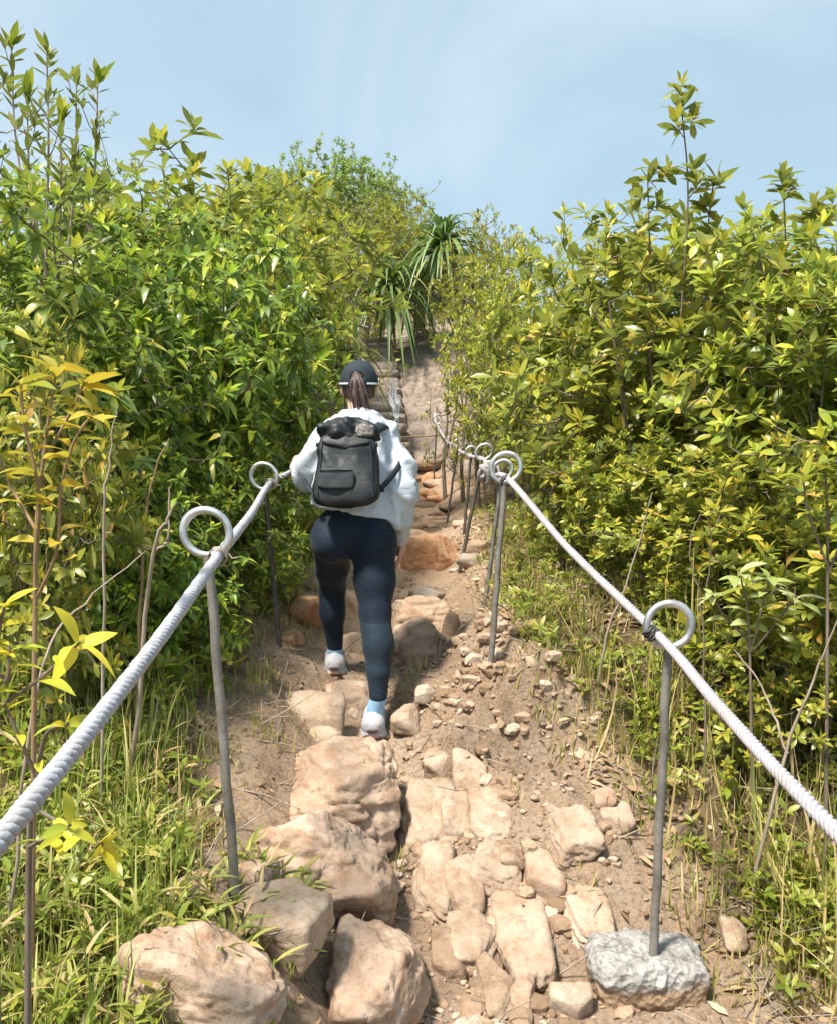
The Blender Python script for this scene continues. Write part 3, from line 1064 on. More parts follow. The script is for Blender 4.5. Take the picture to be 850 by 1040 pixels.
# ---- yellow saplings close to the camera
def sapling(label, base, branches, L, W, mat, bark, dens=5, rad=.0062, tipk=6):
    """base=(px,py,d) ; branches = lists of (px,py,d)"""
    b = P(*base)
    gz = float(TZ(b[0], b[1], False))
    root = empty('sapling', (b[0], b[1], gz), label, 'sapling')
    o = np.array([b[0], b[1], gz])
    st, lf = MB(), MB()
    for br in branches:
        w = np.array([P(*q) for q in br]) - o
        if br[0] == base:
            w[0] = [0, 0, -.05]
        pts = spline(w, 22)
        tube(st, pts, np.linspace(rad if br[0] == base else rad * .6, .0025, 22), 7)
        g = unit(np.gradient(pts, axis=0))
        idx = np.linspace(9 if br[0] == base else 6, 20, dens).astype(int)
        n = len(idx)
        ph = np.arange(n) * 2.4 + rng.uniform(0, 6)
        per = np.stack([np.cos(ph), np.sin(ph), 0 * ph], -1)
        d = g[idx] * .35 + per + [0, 0, .12]
        l = L * rng.uniform(.75, 1.1, n)
        leaves(lf, pts[idx], d, np.array([0, 0, 1.]) + rng.normal(0, .25, (n, 3)), l, l * W / L, rng.normal(.22, .08, n), .28, 'ellip', 6, 0, .25)
        whorls(lf, pts[-1][None], g[-1][None] + [[0, 0, .3]], tipk, L, W, (35, 85), 0, 'ellip', curl=.2, back=.3, drop=.2, segs=6)
    st.build('stems', bark, root)
    lf.build('foliage', mat, root)
    return root


def saplings():
    s = (25, 770, 1.75)
    sapling('yellow-leaved sapling with large leaves and orange-brown stem at the left, before the dark bushes', s, [
        [s, (36, 640, 1.72), (38, 530, 1.7), (48, 440, 1.7), (58, 375, 1.7)],
        [(37, 610, 1.72), (58, 560, 1.66), (62, 500, 1.64), (75, 450, 1.62), (95, 420, 1.6)],
        [(38, 540, 1.7), (10, 490, 1.74), (-8, 440, 1.76)],
        [(44, 470, 1.7), (66, 430, 1.75), (88, 385, 1.78)],
        [(38, 560, 1.7), (40, 500, 1.64), (25, 430, 1.62), (22, 390, 1.62)],
    ], .078, .031, M['leaf_sapling'], M['stem_tan'], dens=9)
    s = (22, 960, 1.45)
    sapling('low sapling of drooping yellow leaves on a dark crooked stem, lower left below the rope', s, [
        [s, (30, 860, 1.42), (38, 790, 1.4), (48, 745, 1.38), (70, 735, 1.36)],
        [(34, 820, 1.42), (70, 840, 1.4), (105, 858, 1.38)],
        [(38, 790, 1.4), (18, 745, 1.38), (5, 715, 1.38)],
        [(30, 860, 1.42), (50, 850, 1.34), (72, 838, 1.32)],
    ], .062, .020, M['leaf_sapling'], M['bark'], dens=4, tipk=5)
    s = (-10, 830, 1.4)
    sapling('sprig of pale yellow-tipped leaves reaching in at the left edge above the rope', s, [
        [s, (-5, 740, 1.4), (8, 690, 1.38), (10, 655, 1.38)],
        [(-4, 720, 1.4), (40, 690, 1.38), (82, 652, 1.36)],
        [(-6, 700, 1.4), (0, 640, 1.4), (5, 615, 1.4)],
    ], .07, .024, M['leaf_sapling'], M['bark'], dens=4, tipk=6)
    s = (768, 690, 2.75)
    sapling('pale silvery-leaved sapling behind the nearest right ring post', s, [
        [s, (760, 640, 2.72), (750, 580, 2.7)],
        [(765, 660, 2.74), (790, 630, 2.7), (808, 605, 2.66)],
        [(764, 655, 2.74), (735, 625, 2.74), (722, 602, 2.74)],
        [(764, 655, 2.74), (775, 610, 2.7), (782, 585, 2.68)],
    ], .095, .034, M['pale_leaf'], M['bark'], dens=5, tipk=7)
    s = (845, 640, 2.5)
    sapling('yellow-green bushy sapling cut by the right edge at rope height', s, [
        [s, (840, 540, 2.5), (835, 470, 2.5)],
        [(842, 580, 2.5), (820, 520, 2.48), (815, 480, 2.46)],
        [(842, 580, 2.5), (862, 520, 2.48), (860, 450, 2.46)],
    ], .10, .032, M['leaf_fine'], M['bark'], dens=8, tipk=8)


saplings()


# ---- screw pines
def screw_pine(label, px, py, d, n, L, stem_to):
    c = P(px, py, d)
    b = P(*stem_to)
    b[2] = float(TZ(b[0], b[1], False)) - .05
    root = empty('screw_pine', b, label, 'screw pine', 'screw pines above the trail')
    st, lf = MB(), MB()
    pts = spline([np.zeros(3), (c - b) * [.3, .3, .6], c - b], 12)
    tube(st, pts, np.linspace(.09, .07, 12), 8)
    cc = c - b
    for k in range(n):
        f = k / n
        a = k * 2.39996
        el = math.radians(78 - 95 * f + rng.normal(0, 7))
        dv = np.array([math.cos(a) * math.cos(el), math.sin(a) * math.cos(el), math.sin(el)])
        l = L * rng.uniform(.75, 1.15)
        u = np.linspace(0, 1, 9)
        bend = rng.uniform(.7, 1.25) * (1.1 - .45 * math.sin(max(el, 0)))
        path = cc + [0, 0, -.35 * f * L * .4] + dv * l * u[:, None] - np.array([0, 0, 1.]) * (bend * l * u ** 2.4)[:, None]
        sd = unit(np.cross(dv, [0, 0, 1.]))
        w = .075 * L / 1.0 * np.maximum(1 - u ** 2.2, .04) * (.6 + .4 * sm(u * 6))
        V = np.stack([path - sd * w[:, None] * .5 + [0, 0, .012], path, path + sd * w[:, None] * .5 + [0, 0, .012]], 1)
        q = []
        for s_ in range(8):
            for m in range(2):
                i = s_ * 3 + m
                q.append([i, i + 1, i + 4, i + 3])
        lf.add(V, q)
    st.build('trunk', M['bark_pale'], root)
    lf.build('crown', M['leaf_pandan'], root)


def pines():
    screw_pine('tallest screw pine with drooping strap leaves above the slab', 450, 246, 14.4, 120, 1.1, (474, 330, 14.6))
    screw_pine('screw pine with long hanging strap leaves left of the tallest one', 394, 288, 14.2, 100, 1.15, (368, 350, 14.5))
    screw_pine('lower screw pine hanging over the head of the steps, between the other two', 425, 288, 15.2, 90, 1.1, (424, 340, 16.2))
    screw_pine('small screw pine low on the left beside the walker\'s cap', 345, 358, 10.6, 60, .8, (338, 390, 10.6))


pines()


# ---- bare stems and branches
def cane(name, label, cat, brs, r0=.008, mat='bark_pale', group=None):
    mb = MB()
    root = P(*brs[0][0])
    root[2] = float(TZ(root[0], root[1], False)) - .04 if brs[0][0][-1] != 10.4 else root[2]
    for i, b in enumerate(brs):
        w = np.array([P(*q) for q in b]) - root
        if i == 0:
            w[0] = 0
        pts = spline(w, 18)
        pts[1:-1] += rng.normal(0, .0025, (16, 3))
        tube(mb, pts, np.linspace(r0 if i == 0 else r0 * .6, r0 * .3, 18) * .75, 6)
    o = mb.build(name, M[mat])
    o.location = [float(v) for v in root]
    return tag(o, label, cat, group)


def canes():
    g = 'bare stems in the undergrowth'
    cane('dry_cane', 'long pale bare cane leaning across the lower right under the rope', 'bare stem', [[(758, 905, 2.5), (790, 790, 2.45), (822, 700, 2.4), (852, 625, 2.35)], [(800, 765, 2.44), (775, 700, 2.5), (745, 660, 2.55)]], .009, group=g)
    cane('dry_cane', 'straight leaning bare stem between the two big right ring posts', 'bare stem', [[(603, 690, 3.3), (618, 640, 3.28), (640, 580, 3.25), (662, 500, 3.2)]], .009, group=g)
    cane('dry_cane', 'forked thin dark stem behind the nearest right ring', 'bare stem', [[(716, 770, 2.9), (714, 640, 2.9), (700, 560, 2.9), (712, 520, 2.9)], [(714, 620, 2.9), (722, 560, 2.88), (718, 525, 2.86)]], .006, 'bark', g)
    cane('dry_cane', 'tallest pale bare stem behind the yellow sapling', 'bare stem', [[(98, 640, 2.4), (106, 540, 2.4), (112, 470, 2.4), (118, 410, 2.4)]], .007, group=g)
    cane('dry_cane', 'forked grey bare stem left of the nearer left ring', 'bare stem', [[(130, 640, 2.6), (155, 570, 2.58), (170, 530, 2.56), (180, 510, 2.55)], [(160, 558, 2.58), (172, 545, 2.56), (172, 495, 2.56)]], .011, group=g)
    cane('dry_cane', 'slim brown stem bending between the grey fork and the rope', 'bare stem', [[(135, 610, 2.9), (148, 540, 2.9), (155, 490, 2.9), (172, 445, 2.9)]], .009, 'stem_tan', g)
    cane('fallen_branch', 'long thin grey branch slanting through the undergrowth under the yellow sapling', 'branch', [[(0, 745, 1.9), (40, 690, 1.95), (90, 610, 2.1), (148, 560, 2.3)], [(40, 690, 1.95), (75, 665, 1.95), (105, 640, 1.95)]], .006, group=g)
    cane('dry_cane', 'crooked brown trunk standing in the shade left of the walker', 'bare stem', [[(262, 500, 5.2), (266, 450, 5.2), (268, 430, 5.2), (272, 405, 5.2)]], .02, 'bark_pale', g)
    # arching dead branch below the screw pines
    mb = MB()
    w = np.array([P(*q) for q in [(333, 350, 10.4), (338, 338, 10.4), (344, 331, 10.4), (358, 329, 10.5), (374, 333, 10.6)]])
    r = P(333, 350, 10.4)
    gz = float(TZ(r[0], r[1], False))
    base = np.array([r[0], r[1], gz - .05])
    pts = spline(np.vstack([[0, 0, 0], w - base]), 30)
    tube(mb, pts, np.linspace(.06, .02, 30), 8)
    o = mb.build('dead_branch', M['bark_pale'])
    o.location = [float(v) for v in base]
    tag(o, 'thick brown dead branch arching under the screw pines', 'branch')
    # dark trunks under the bright bush
    for k, (px, d, tp, lb) in enumerate([(452, 10.0, 395, 'dark bare trunk under the bright yellow-green bush, nearest the slab'), (470, 9.4, 392, 'dark bare trunk behind the far ring posts, middle of three'),
                                        (486, 8.9, 400, 'dark bare trunk under the bright yellow-green bush, right of the far posts')]):
        b = P(px, 500, d)
        cane('dead_tree', lb, 'trunk', [[(px, 500, d), (px - 2, 470, d), (px + 1, 440, d), (px + 3, tp, d)], [(px, 465, d), (px + 8, 430, d), (px + 14, tp, d)]], .04, 'bark', 'dark trunks under the bush')


canes()


# ================================================================== ground cover
def scatter(n, x0, x1, y0, y1, fn):
    out = []
    tot = 0
    while tot < n:
        x = rng.uniform(x0, x1, 4 * n)
        y = rng.uniform(y0, y1, 4 * n)
        k = rng.random(4 * n) < fn(x, y)
        q = np.stack([x[k], y[k]], -1)
        if len(q) == 0:
            break
        out.append(q)
        tot += len(q)
    q = np.concatenate(out)[:n]
    return np.column_stack([q, TZ(q[:, 0], q[:, 1])])


def blades(mb, p, h, w, lean=.5, curl=.45, segs=4, mi=0, prof='blade'):
    n = len(p)
    a = rng.uniform(0, 6.28, n)
    le = rng.normal(0, lean, n)
    d = np.stack([np.cos(a) * le, np.sin(a) * le, np.ones(n)], -1)
    nr = np.stack([-np.cos(a) * np.sign(le), -np.sin(a) * np.sign(le), .3 * np.ones(n)], -1)
    hh = h * rng.uniform(.5, 1.25, n)
    leaves(mb, p - [0, 0, .01], d, nr, hh, w * rng.uniform(.7, 1.2, n), np.abs(rng.normal(curl, .2, n)) * -1.0, .3, prof, segs, mi, np.abs(rng.normal(.25, .2, n)))


def sprigs(mb, p, hl, L, W, k=7, mi=0):
    """bamboo-like sprigs: leaves fanning off a short leaning culm"""
    n = len(p)
    a = rng.uniform(0, 6.28, n)
    d = unit(np.stack([np.cos(a) * .7, np.sin(a) * .7, rng.uniform(.5, 1.1, n)], -1))
    h = hl * rng.uniform(.5, 1.3, n)
    leaves(mb, p, d, np.tile([0.0, 0, 1], (n, 1)) + rng.normal(0, .1, (n, 3)), h, .0035, .1, .1, 'blade', 3, mi, .1)
    sd = unit(np.cross(d, [0, 0, 1.]))
    for j in range(k):
        f = .35 + .65 * j / (k - 1)
        s_ = 1 if j % 2 else -1
        sp = .75 if j < k - 1 else .1
        dd = d * .8 + sd * s_ * sp * rng.uniform(.6, 1.2, (n, 1)) + [0, 0, .05] + rng.normal(0, .12, (n, 3))
        l = L * rng.uniform(.7, 1.2, n)
        leaves(mb, p + d * (h * f)[:, None] - np.array([0, 0, 1.]) * (.1 * h * f * f)[:, None], dd, np.tile([0.0, 0, 1], (n, 1)) + rng.normal(0, .35, (n, 3)), l, W, rng.normal(.15, .1, n), .3, 'lance', 4, mi, .22)


def ground_cover():
    nz = lambda x, y, s, sd: vnoise(np.stack([x * s, y * s, 0 * x], -1), sd)
    edgeL = lambda y: np.interp(y, [0, 1.5, 2, 2.4, 2.9, 3.4, 4, 5, 8], [.36, .48, .58, .70, .78, .70, .52, .40, .38])
    edgeR = lambda y: np.interp(y, [0, 2, 2.6, 3.1, 3.5, 4.2, 6, 9, 12], [.8, .74, .64, .48, .36, .36, .34, .34, .5])
    fL = lambda x, y: sm((-(x - xc(y)) - edgeL(y)) / .22) * (.35 + .65 * sm((nz(x, y, 5, 60) + .35) / .5))
    fR = lambda x, y: sm(((x - xc(y)) - edgeR(y)) / .3) * (.2 + .8 * sm((nz(x, y, 4.5, 61) + .2) / .5))
    mb = MB()
    blades(mb, scatter(7000, -1.9, -.3, 1.2, 3.6, fL), .15, .0055, .8, .45)
    blades(mb, scatter(1000, -1.6, -.4, 1.3, 3.0, fL), .25, .008, .7, .5, 5)
    blades(mb, scatter(1500, -1.5, -.4, 3.4, 6.5, fL), .16, .009, .5, .4, 3)
    tag(mb.build('grass', M['grass_green']), 'tangled green grass on the left verge of the trail', 'grass', kind='stuff')
    mb = MB()
    sprigs(mb, scatter(380, -1.5, -.36, 1.25, 2.9, lambda x, y: fL(x, y) * sm((2.9 - y) / .8)), .15, .095, .0095)
    sprigs(mb, scatter(60, -.52, -.32, 1.7, 2.3, lambda x, y: np.ones_like(x) * .5), .10, .09, .011)
    tag(mb.build('bamboo_grass', M['grass_green']), 'pale bamboo-like grass spilling over the boulders at lower left', 'grass', kind='stuff')
    mb = MB()
    blades(mb, scatter(3600, .4, 1.9, 1.5, 3.6, fR), .12, .006, .55, .45)
    blades(mb, scatter(2600, .5, 1.8, 1.5, 4.2, lambda x, y: fR(x + .12, y)), .16, .005, 1.7, .3)
    q = scatter(260, .6, 1.7, 1.5, 3.4, fR)
    blades(mb, q, .48, .010, .9, .35, 8)
    blades(mb, scatter(800, .7, 1.8, 1.5, 3.4, fR), .28, .0075, 1.2, .7, 6)
    blades(mb, scatter(4200, .2, 1.4, 3.1, 7.5, fR), .12, .006, 1.0, .5, 4)
    blades(mb, scatter(900, -1.3, -.3, 1.6, 4.6, lambda x, y: sm((-(x - xc(y)) - edgeL(y) + .25) / .3)), .13, .004, 1.8, .3)
    tag(mb.build('dry_grass', M['grass_dry']), 'yellowing grass and straw on the right bank', 'grass', kind='stuff')
    # sparse tufts on the trail itself
    mb = MB()
    for (px, py, n, h) in [(425, 690, 26, .12), (300, 730, 30, .06), (265, 745, 40, .07), (290, 985, 26, .10), (405, 880, 22, .09), (398, 790, 12, .07), (345, 935, 26, .05), (320, 770, 26, .06),
                           (515, 575, 60, .16), (545, 600, 60, .16), (590, 640, 50, .15), (520, 700, 26, .10), (545, 720, 26, .1), (600, 700, 50, .15), (610, 760, 40, .14), (320, 560, 40, .12), (300, 640, 40, .10), (270, 690, 60, .10),
                           (455, 640, 20, .1), (525, 640, 30, .12), (710, 930, 26, .2), (740, 880, 30, .2), (590, 905, 14, .09), (520, 815, 8, .07), (200, 700, 30, .12), (232, 765, 26, .09), (190, 800, 30, .12), (255, 705, 30, .1), (215, 850, 30, .1), (262, 800, 16, .06), (250, 650, 40, .13), (560, 730, 30, .1), (640, 830, 26, .1), (660, 780, 30, .13), (580, 770, 22, .08), (740, 1000, 26, .12), (690, 870, 22, .1)]:
        g, d = G(px, py)
        q = np.column_stack([g[0] + rng.normal(0, .045, n), g[1] + rng.normal(0, .045, n)])
        blades(mb, np.column_stack([q, TZ(q[:, 0], q[:, 1])]), h, .006, .6, .45)
    tag(mb.build('grass_tufts', [M['grass_green'] if False else M['grass_dry']]), 'small grass tufts growing between stones on the trail', 'grass', kind='stuff')
    # leafy herbs
    mb = MB()
    for (n, x0, x1, y0, y1, fn, h, L) in [(420, -1.7, -.42, 1.3, 3.4, fL, .10, .05), (420, -1.6, -.5, 3.0, 6.5, fL, .16, .075), (480, .5, 1.8, 1.8, 3.6, fR, .10, .05), (480, .25, 1.6, 3.1, 8, fR, .10, .05)]:
        p = scatter(n, x0, x1, y0, y1, fn)
        for lev in (.3, .65, 1.0):
            whorls(mb, p + np.array([0, 0, 1.]) * (h * lev) + rng.normal(0, .02, p.shape), np.tile([0, 0, 1.], (n, 1)) + rng.normal(0, .35, (n, 3)), 5, L, L * .36, (40, 85), 0, 'ellip', curl=.2, back=.4, segs=3)
    tag(mb.build('weeds', M['herb']), 'low leafy weeds along both edges of the trail', 'weeds', kind='stuff')
    # leaf litter and twigs
    mb = MB()

    def lit(n, x0, x1, y0, y1, fn, L=.05):
        p = scatter(n, x0, x1, y0, y1, fn)
        d = rng.normal(size=(n, 3)) * [1, 1, .25]
        l = L * rng.uniform(.5, 1.3, n)
        leaves(mb, p + [0, 0, .006], d, np.tile([0, 0, 1.], (n, 1)) + rng.normal(0, .3, (n, 3)), l, l * .4, rng.normal(0, .25, n), .3, 'ellip', 3)
    lit(2600, -1.8, -.25, 1.2, 6, lambda x, y: sm((-(x - xc(y)) - edgeL(y) + .15) / .3), .045)
    lit(4600, .3, 1.8, 1.5, 7, lambda x, y: sm(((x - xc(y)) - edgeR(y) + .25) / .35), .05)
    lit(900, -.8, .9, 1.8, 5, lambda x, y: .3 + 0 * x, .022)
    tag(mb.build('leaf_litter', M['litter']), 'brown fallen leaves scattered under the shrubs', 'leaf litter', kind='stuff')
    mb = MB()
    for (n, x0, x1, y0, y1, fn) in [(480, -1.6, -.3, 1.3, 5, fL), (750, .45, 1.7, 1.6, 4.8, lambda x, y: fR(x + .1, y)), (200, -.7, .8, 1.8, 4.5, lambda x, y: .5 + 0 * x)]:
        p = scatter(n, x0, x1, y0, y1, fn)
        for q in p:
            l = rng.uniform(.05, .28)
            d = unit(rng.normal(size=3) * [1, 1, .35] + [0, 0, .12])
            tube(mb, [q, q + d * l * .5 + rng.normal(0, .012, 3), q + d * l], [.0028, .0022, .0012], 4, cap=False)
    tag(mb.build('twigs', M['bark_pale']), 'thin dry twigs lying in the verges', 'twigs', kind='stuff')
    # pebbles and crumbs of soil
    mb = MB()
    forms = [rock_verts(900 + k, 2, 8, .8) for k in range(6)]
    fP = lambda x, y: np.exp(-((x - xc(y) - .12) / .42) ** 2) * (.25 + .75 * sm((nz(x, y, 6, 70) + .2) / .4))
    p = np.vstack([scatter(1500, -.7, 1.1, 1.8, 4.2, fP), scatter(500, -.5, .8, 4, 11, fP)])
    for q in p:
        V, Fc = forms[rng.integers(6)]
        s_ = .003 + .012 * rng.random() ** 3
        a = rng.uniform(0, 6.28)
        c, s2 = math.cos(a), math.sin(a)
        V = V * s_ * [1.2, 1, .7]
        V = V @ np.array([[c, s2, 0], [-s2, c, 0], [0, 0, 1]])
        mb.add(V + q + [0, 0, s_ * .25], Fc)
    tag(mb.build('pebbles', M['rubble']), 'loose pebbles and crumbs scattered on the dirt trail', 'pebbles', kind='stuff')

    mb = MB()
    forms = [rock_verts(950 + k, 2, 6, .5, 0, 30) for k in range(8)]
    fQ = lambda x, y: np.exp(-((x - xc(y) - .22) / .36) ** 2) * (.12 + .88 * sm((nz(x, y, 5, 77) + .05) / .35))
    p = np.vstack([scatter(520, -.5, 1.0, 1.9, 3.8, fQ), scatter(150, -.3, .6, 4, 11, lambda x, y: np.exp(-((x - xc(y)) / .3) ** 2))])
    for q in p:
        V, Fc = forms[rng.integers(8)]
        s_ = .010 + .028 * rng.random() ** 2.5
        a = rng.uniform(0, 6.28)
        c, s2 = math.cos(a), math.sin(a)
        V = V * s_ * [1.25, .95, .75]
        V = V @ np.array([[c, s2, 0], [-s2, c, 0], [0, 0, 1]])
        mb.add(V + q + [0, 0, s_ * .05], Fc)
    tag(mb.build('rubble', M['rubble'], smooth=False), 'small angular rubble half sunk in the trail', 'rubble', kind='stuff')


ground_cover()
# ================================================================== rocks
def rock(x0, x1, y0, y1, mat, label, seed, name='boulder', group='rocks forming the trail', deep=.9, sink=.2, sub=5, flat=None, crack=0., embed=None, tall=1.0, planes=13, dd=0., rz=None, cat=None, rough=1.0):
    cx = (x0 + x1) / 2
    g, d = G(cx, y0 + .6 * (y1 - y0))
    d += dd
    a = (x1 - x0) * d / F / 2 * 1.12
    c = (y1 - y0) * d / F * .56 * tall
    b = a * deep
    V, Fc = rock_verts(seed, sub, planes, rough, crack, 22, flat)
    an = (rng.uniform(-.3, .3) if rz is None else rz)
    V = V * [a, b, c]
    co, si = math.cos(an), math.sin(an)
    V = V @ np.array([[co, si, 0], [-si, co, 0], [0, 0, 1]])
    if embed is not None:
        V = V / [a, b, c] * [a * .93, (y1 - y0) * d / F / 2 / .68 * .93, a * .75]
        V[:, 2] -= np.percentile(V[:, 2], 97)
        V[:, 2] += V[:, 1] * .30
    mb = MB()
    mb.add(V, Fc)
    o = mb.build(name, M[mat])
    gg = CAM + d * (P(cx, y0 + .6 * (y1 - y0), 1.0) - CAM)
    gz = float(TZ(gg[0], gg[1], False))
    if embed is not None:
        o.location = (gg[0], gg[1], gz + embed)
        return tag(o, label, cat or name, group)
    o.location = (gg[0], gg[1], min(gz, gg[2] + .03) + c * (.45 - sink) - .02)
    return tag(o, label, cat or name, group)


def rocks():
    g1 = 'big boulders of the trail'
    rock(112, 292, 948, 1085, 'rock', 'largest rounded boulder at the bottom left beside the bamboo-like grass', 1, sub=6, group=g1, deep=.75, crack=.05)
    rock(252, 396, 818, 945, 'rock', 'round-topped boulder right of the foot of the nearest left ring post', 2, sub=6, group=g1, deep=.8, crack=.05)
    rock(288, 414, 745, 870, 'rock', 'blocky boulder with a small hole on top, directly below the walker\'s rear shoe', 13, sub=6, group=g1, deep=1.15, flat=.66, crack=.06)
    rock(330, 436, 938, 1085, 'rock', 'smooth tongue-shaped boulder at the bottom edge, centre', 4, sub=6, group=g1, deep=1.3, crack=.03)
    rock(228, 334, 905, 985, 'rock_pale', 'greyish cracked lump between the three lowest boulders', 5, sub=6, group=g1, deep=.9)
    rock(296, 330, 890, 918, 'rock', 'fist-sized stone sitting on the greyish cracked lump', 6, 'stone', sub=4, sink=-.2)
    rock(242, 280, 872, 914, 'rock', 'upright stone wedged against the nearest left ring post', 7, 'stone', sub=4)
    rock(168, 232, 884, 925, 'rock_brown', 'brown stone half hidden in grass left of the nearest left ring post', 8, 'stone', sub=4)
    rock(272, 352, 700, 738, 'rock_pale', 'flat slab stone left of the walker\'s rear shoe', 9, group=g1, flat=.6, sub=4, embed=.06, rz=0)
    rock(340, 402, 737, 772, 'rock', 'flat step stone under the walker\'s rear shoe', 10, group=g1, flat=.55, sub=4, embed=.02, rz=0)
    rock(312, 372, 684, 716, 'rock', 'low step stone under the walker\'s front shoe', 31, group=g1, flat=.5, sub=4, embed=.02, rz=0)
    rock(336, 382, 690, 722, 'rock_pale', 'pale split step stone between the walker\'s two shoes', 12, group=g1, flat=.6, sub=4, embed=.05, rz=0)
    rock(394, 462, 636, 702, 'rock', 'big rounded boulder right of the walker\'s rear calf', 3, group=g1, deep=.8, crack=.05, sink=.02, tall=1.1)
    rock(393, 456, 606, 650, 'rock', 'striped boulder behind the big rounded one, right of the walker\'s knee', 14, group=g1, deep=.8, crack=.04, sink=.02)
    rock(448, 468, 620, 665, 'rock', 'narrow upright stone at the right side of the striped boulder', 15, 'stone', sub=4)
    rock(407, 468, 550, 590, 'rock_orange', 'orange-brown rock at the foot of the leaning thin ring post', 16, group=g1, deep=.7, sub=5, sink=0, tall=1.15, rough=.8)
    rock(414, 454, 592, 618, 'rock_grey', 'grey streaked rock between the orange rock and the striped boulder', 17, 'stone', sub=4)
    rock(346, 378, 636, 682, 'rock_pale', 'smooth tan rock showing between the walker\'s calves', 18, 'stone', sub=4)
    rock(350, 372, 598, 640, 'rock', 'pinkish rock between the walker\'s knees', 19, 'stone', sub=4)
    rock(286, 332, 602, 640, 'rock_orange', 'rusty boulder on the left bank beside the far left ring post', 20, group=g1, sub=4)
    rock(300, 330, 584, 604, 'rock_pale', 'tan stone on top of the rusty boulder, left bank', 21, 'stone', sub=4)
    rock(286, 310, 636, 660, 'rock_orange', 'small rusty stone touching the foot of the far left ring post', 22, 'stone', sub=4)
    rock(312, 328, 568, 582, 'rock_brown', 'small brown stone in the grass left of the walker\'s front knee', 23, 'stone', sub=3)
    rock(404, 440, 538, 564, 'rock_brown', 'rounded tan-brown rock below the walker\'s hanging sleeve', 24, 'stone', sub=4)
    rock(470, 504, 544, 562, 'rock_brown', 'flat brown stone between the leaning thin post and the second right post', 25, 'stone', sub=4)
    rock(426, 468, 524, 538, 'rock_brown', 'flat brown ledge stone across the trail beyond the hanging sleeve', 26, 'stone', sub=4, flat=.6)
    rock(418, 450, 496, 512, 'rock_orange', 'reddish stones heaped lowest below the bare slab', 27, 'stone', sub=4)
    rock(424, 448, 478, 494, 'rock_orange', 'reddish rock at the very foot of the bare slab', 28, 'stone', sub=4)
    rock(462, 500, 556, 580, 'rock_grey', 'grey flake of rock at the right of the orange rock', 29, 'stone', sub=4, flat=.55)
    # embedded stones of the gully
    g2 = 'stones set in the gully'
    E = [(408, 462, 786, 868, 'rock_pale', 'tall smooth stone at the upper left of the gully, beside the holed boulder', 41),
         (450, 482, 800, 846, 'rock_pale', 'small stone at the top of the gully next to the tall smooth one', 42),
         (478, 518, 806, 852, 'rock_pale', 'smooth stone at the upper right of the gully', 43),
         (476, 526, 846, 904, 'rock_pale', 'wedge-shaped stone in the middle right of the gully', 44),
         (418, 462, 858, 930, 'rock_pale', 'large bulging stone in the middle left of the gully', 45),
         (454, 488, 872, 928, 'rock_pale', 'oval stone tucked against the bulging gully stone', 46),
         (498, 554, 892, 990, 'rock_pale', 'largest faceted stone low on the right of the gully', 47),
         (456, 506, 924, 982, 'rock_pale', 'faceted stone left of the largest faceted one', 48),
         (528, 568, 862, 912, 'rock', 'boxy stone at the right rim of the gully', 49),
         (484, 526, 978, 1040, 'rock_brown', 'brown stone below the two faceted stones at the bottom', 50),
         (568, 616, 900, 958, 'rock', 'angular stone between the gully and the concrete footing', 51),
         (432, 462, 760, 792, 'rock_pale', 'worn stone at the head of the gully', 52),
         (462, 492, 766, 802, 'rock_pale', 'worn stone at the head of the gully next to the bank', 53),
         (400, 424, 722, 742, 'rock_pale', 'flat pale stone just right of the walker\'s rear shoe', 54),
         (424, 440, 702, 714, 'rock_pale', 'small flat stone above the pale one, right of the walker\'s rear ankle', 55),
         (318, 346, 736, 758, 'rock_pale', 'thin pale stone above the holed boulder, left of the rear shoe', 56),
         (558, 606, 814, 868, 'rock_pale', 'angular stone on the right bank above the boxy gully stone', 57),
         (612, 640, 824, 850, 'rock_pale', 'small angular stone beside the nearest right ring post, halfway up it', 58),
         (604, 622, 806, 828, 'rock', 'small tan stone highest in the right bank cluster', 59),
         (736, 754, 944, 966, 'rock_pale', 'round pale stone right of the concrete footing', 60),
         (520, 542, 1000, 1034, 'rock', 'small block at the bottom edge left of the concrete footing', 61),
         (560, 600, 1014, 1036, 'rock_pale', 'flat pale flake at the bottom edge beside the concrete footing', 62),
         (440, 470, 942, 992, 'rock_brown', 'brown stone in shade right of the smooth bottom boulder', 63),
         (508, 530, 868, 888, 'rock_brown', 'small brown cobble beside the wedge-shaped gully stone', 64)]
    for (x0, x1, y0, y1, m, lb, sd) in E:
        rock(x0 - 3, x1 + 3, y0, y1, m, lb, sd, 'stone', g2, deep=1.15, embed=.05, flat=.74, sub=5 if x1 - x0 > 40 else 4, planes=7, crack=.05 if x1 - x0 > 40 else 0, rz=0)
    # unlabelled-looking loose cobbles: a handful on the upper trail
    up = [(432, 512), (446, 520), (412, 508), (438, 546), (455, 548), (430, 470), (448, 505), (470, 530), (425, 532), (460, 512), (480, 520), (442, 488), (418, 486), (436, 528)]
    for k, (px, py) in enumerate(up):
        w = rng.uniform(10, 20)
        rock(px - w, px + w, py - w * .35, py + w * .45, ['rock_brown', 'rock_brown', 'rock_orange', 'rock'][k % 4], 'reddish-brown cobble on the rocky stretch between the sleeve and the bare slab', 100 + k, 'cobble', 'cobbles on the upper trail', sub=3, sink=.3)


rocks()


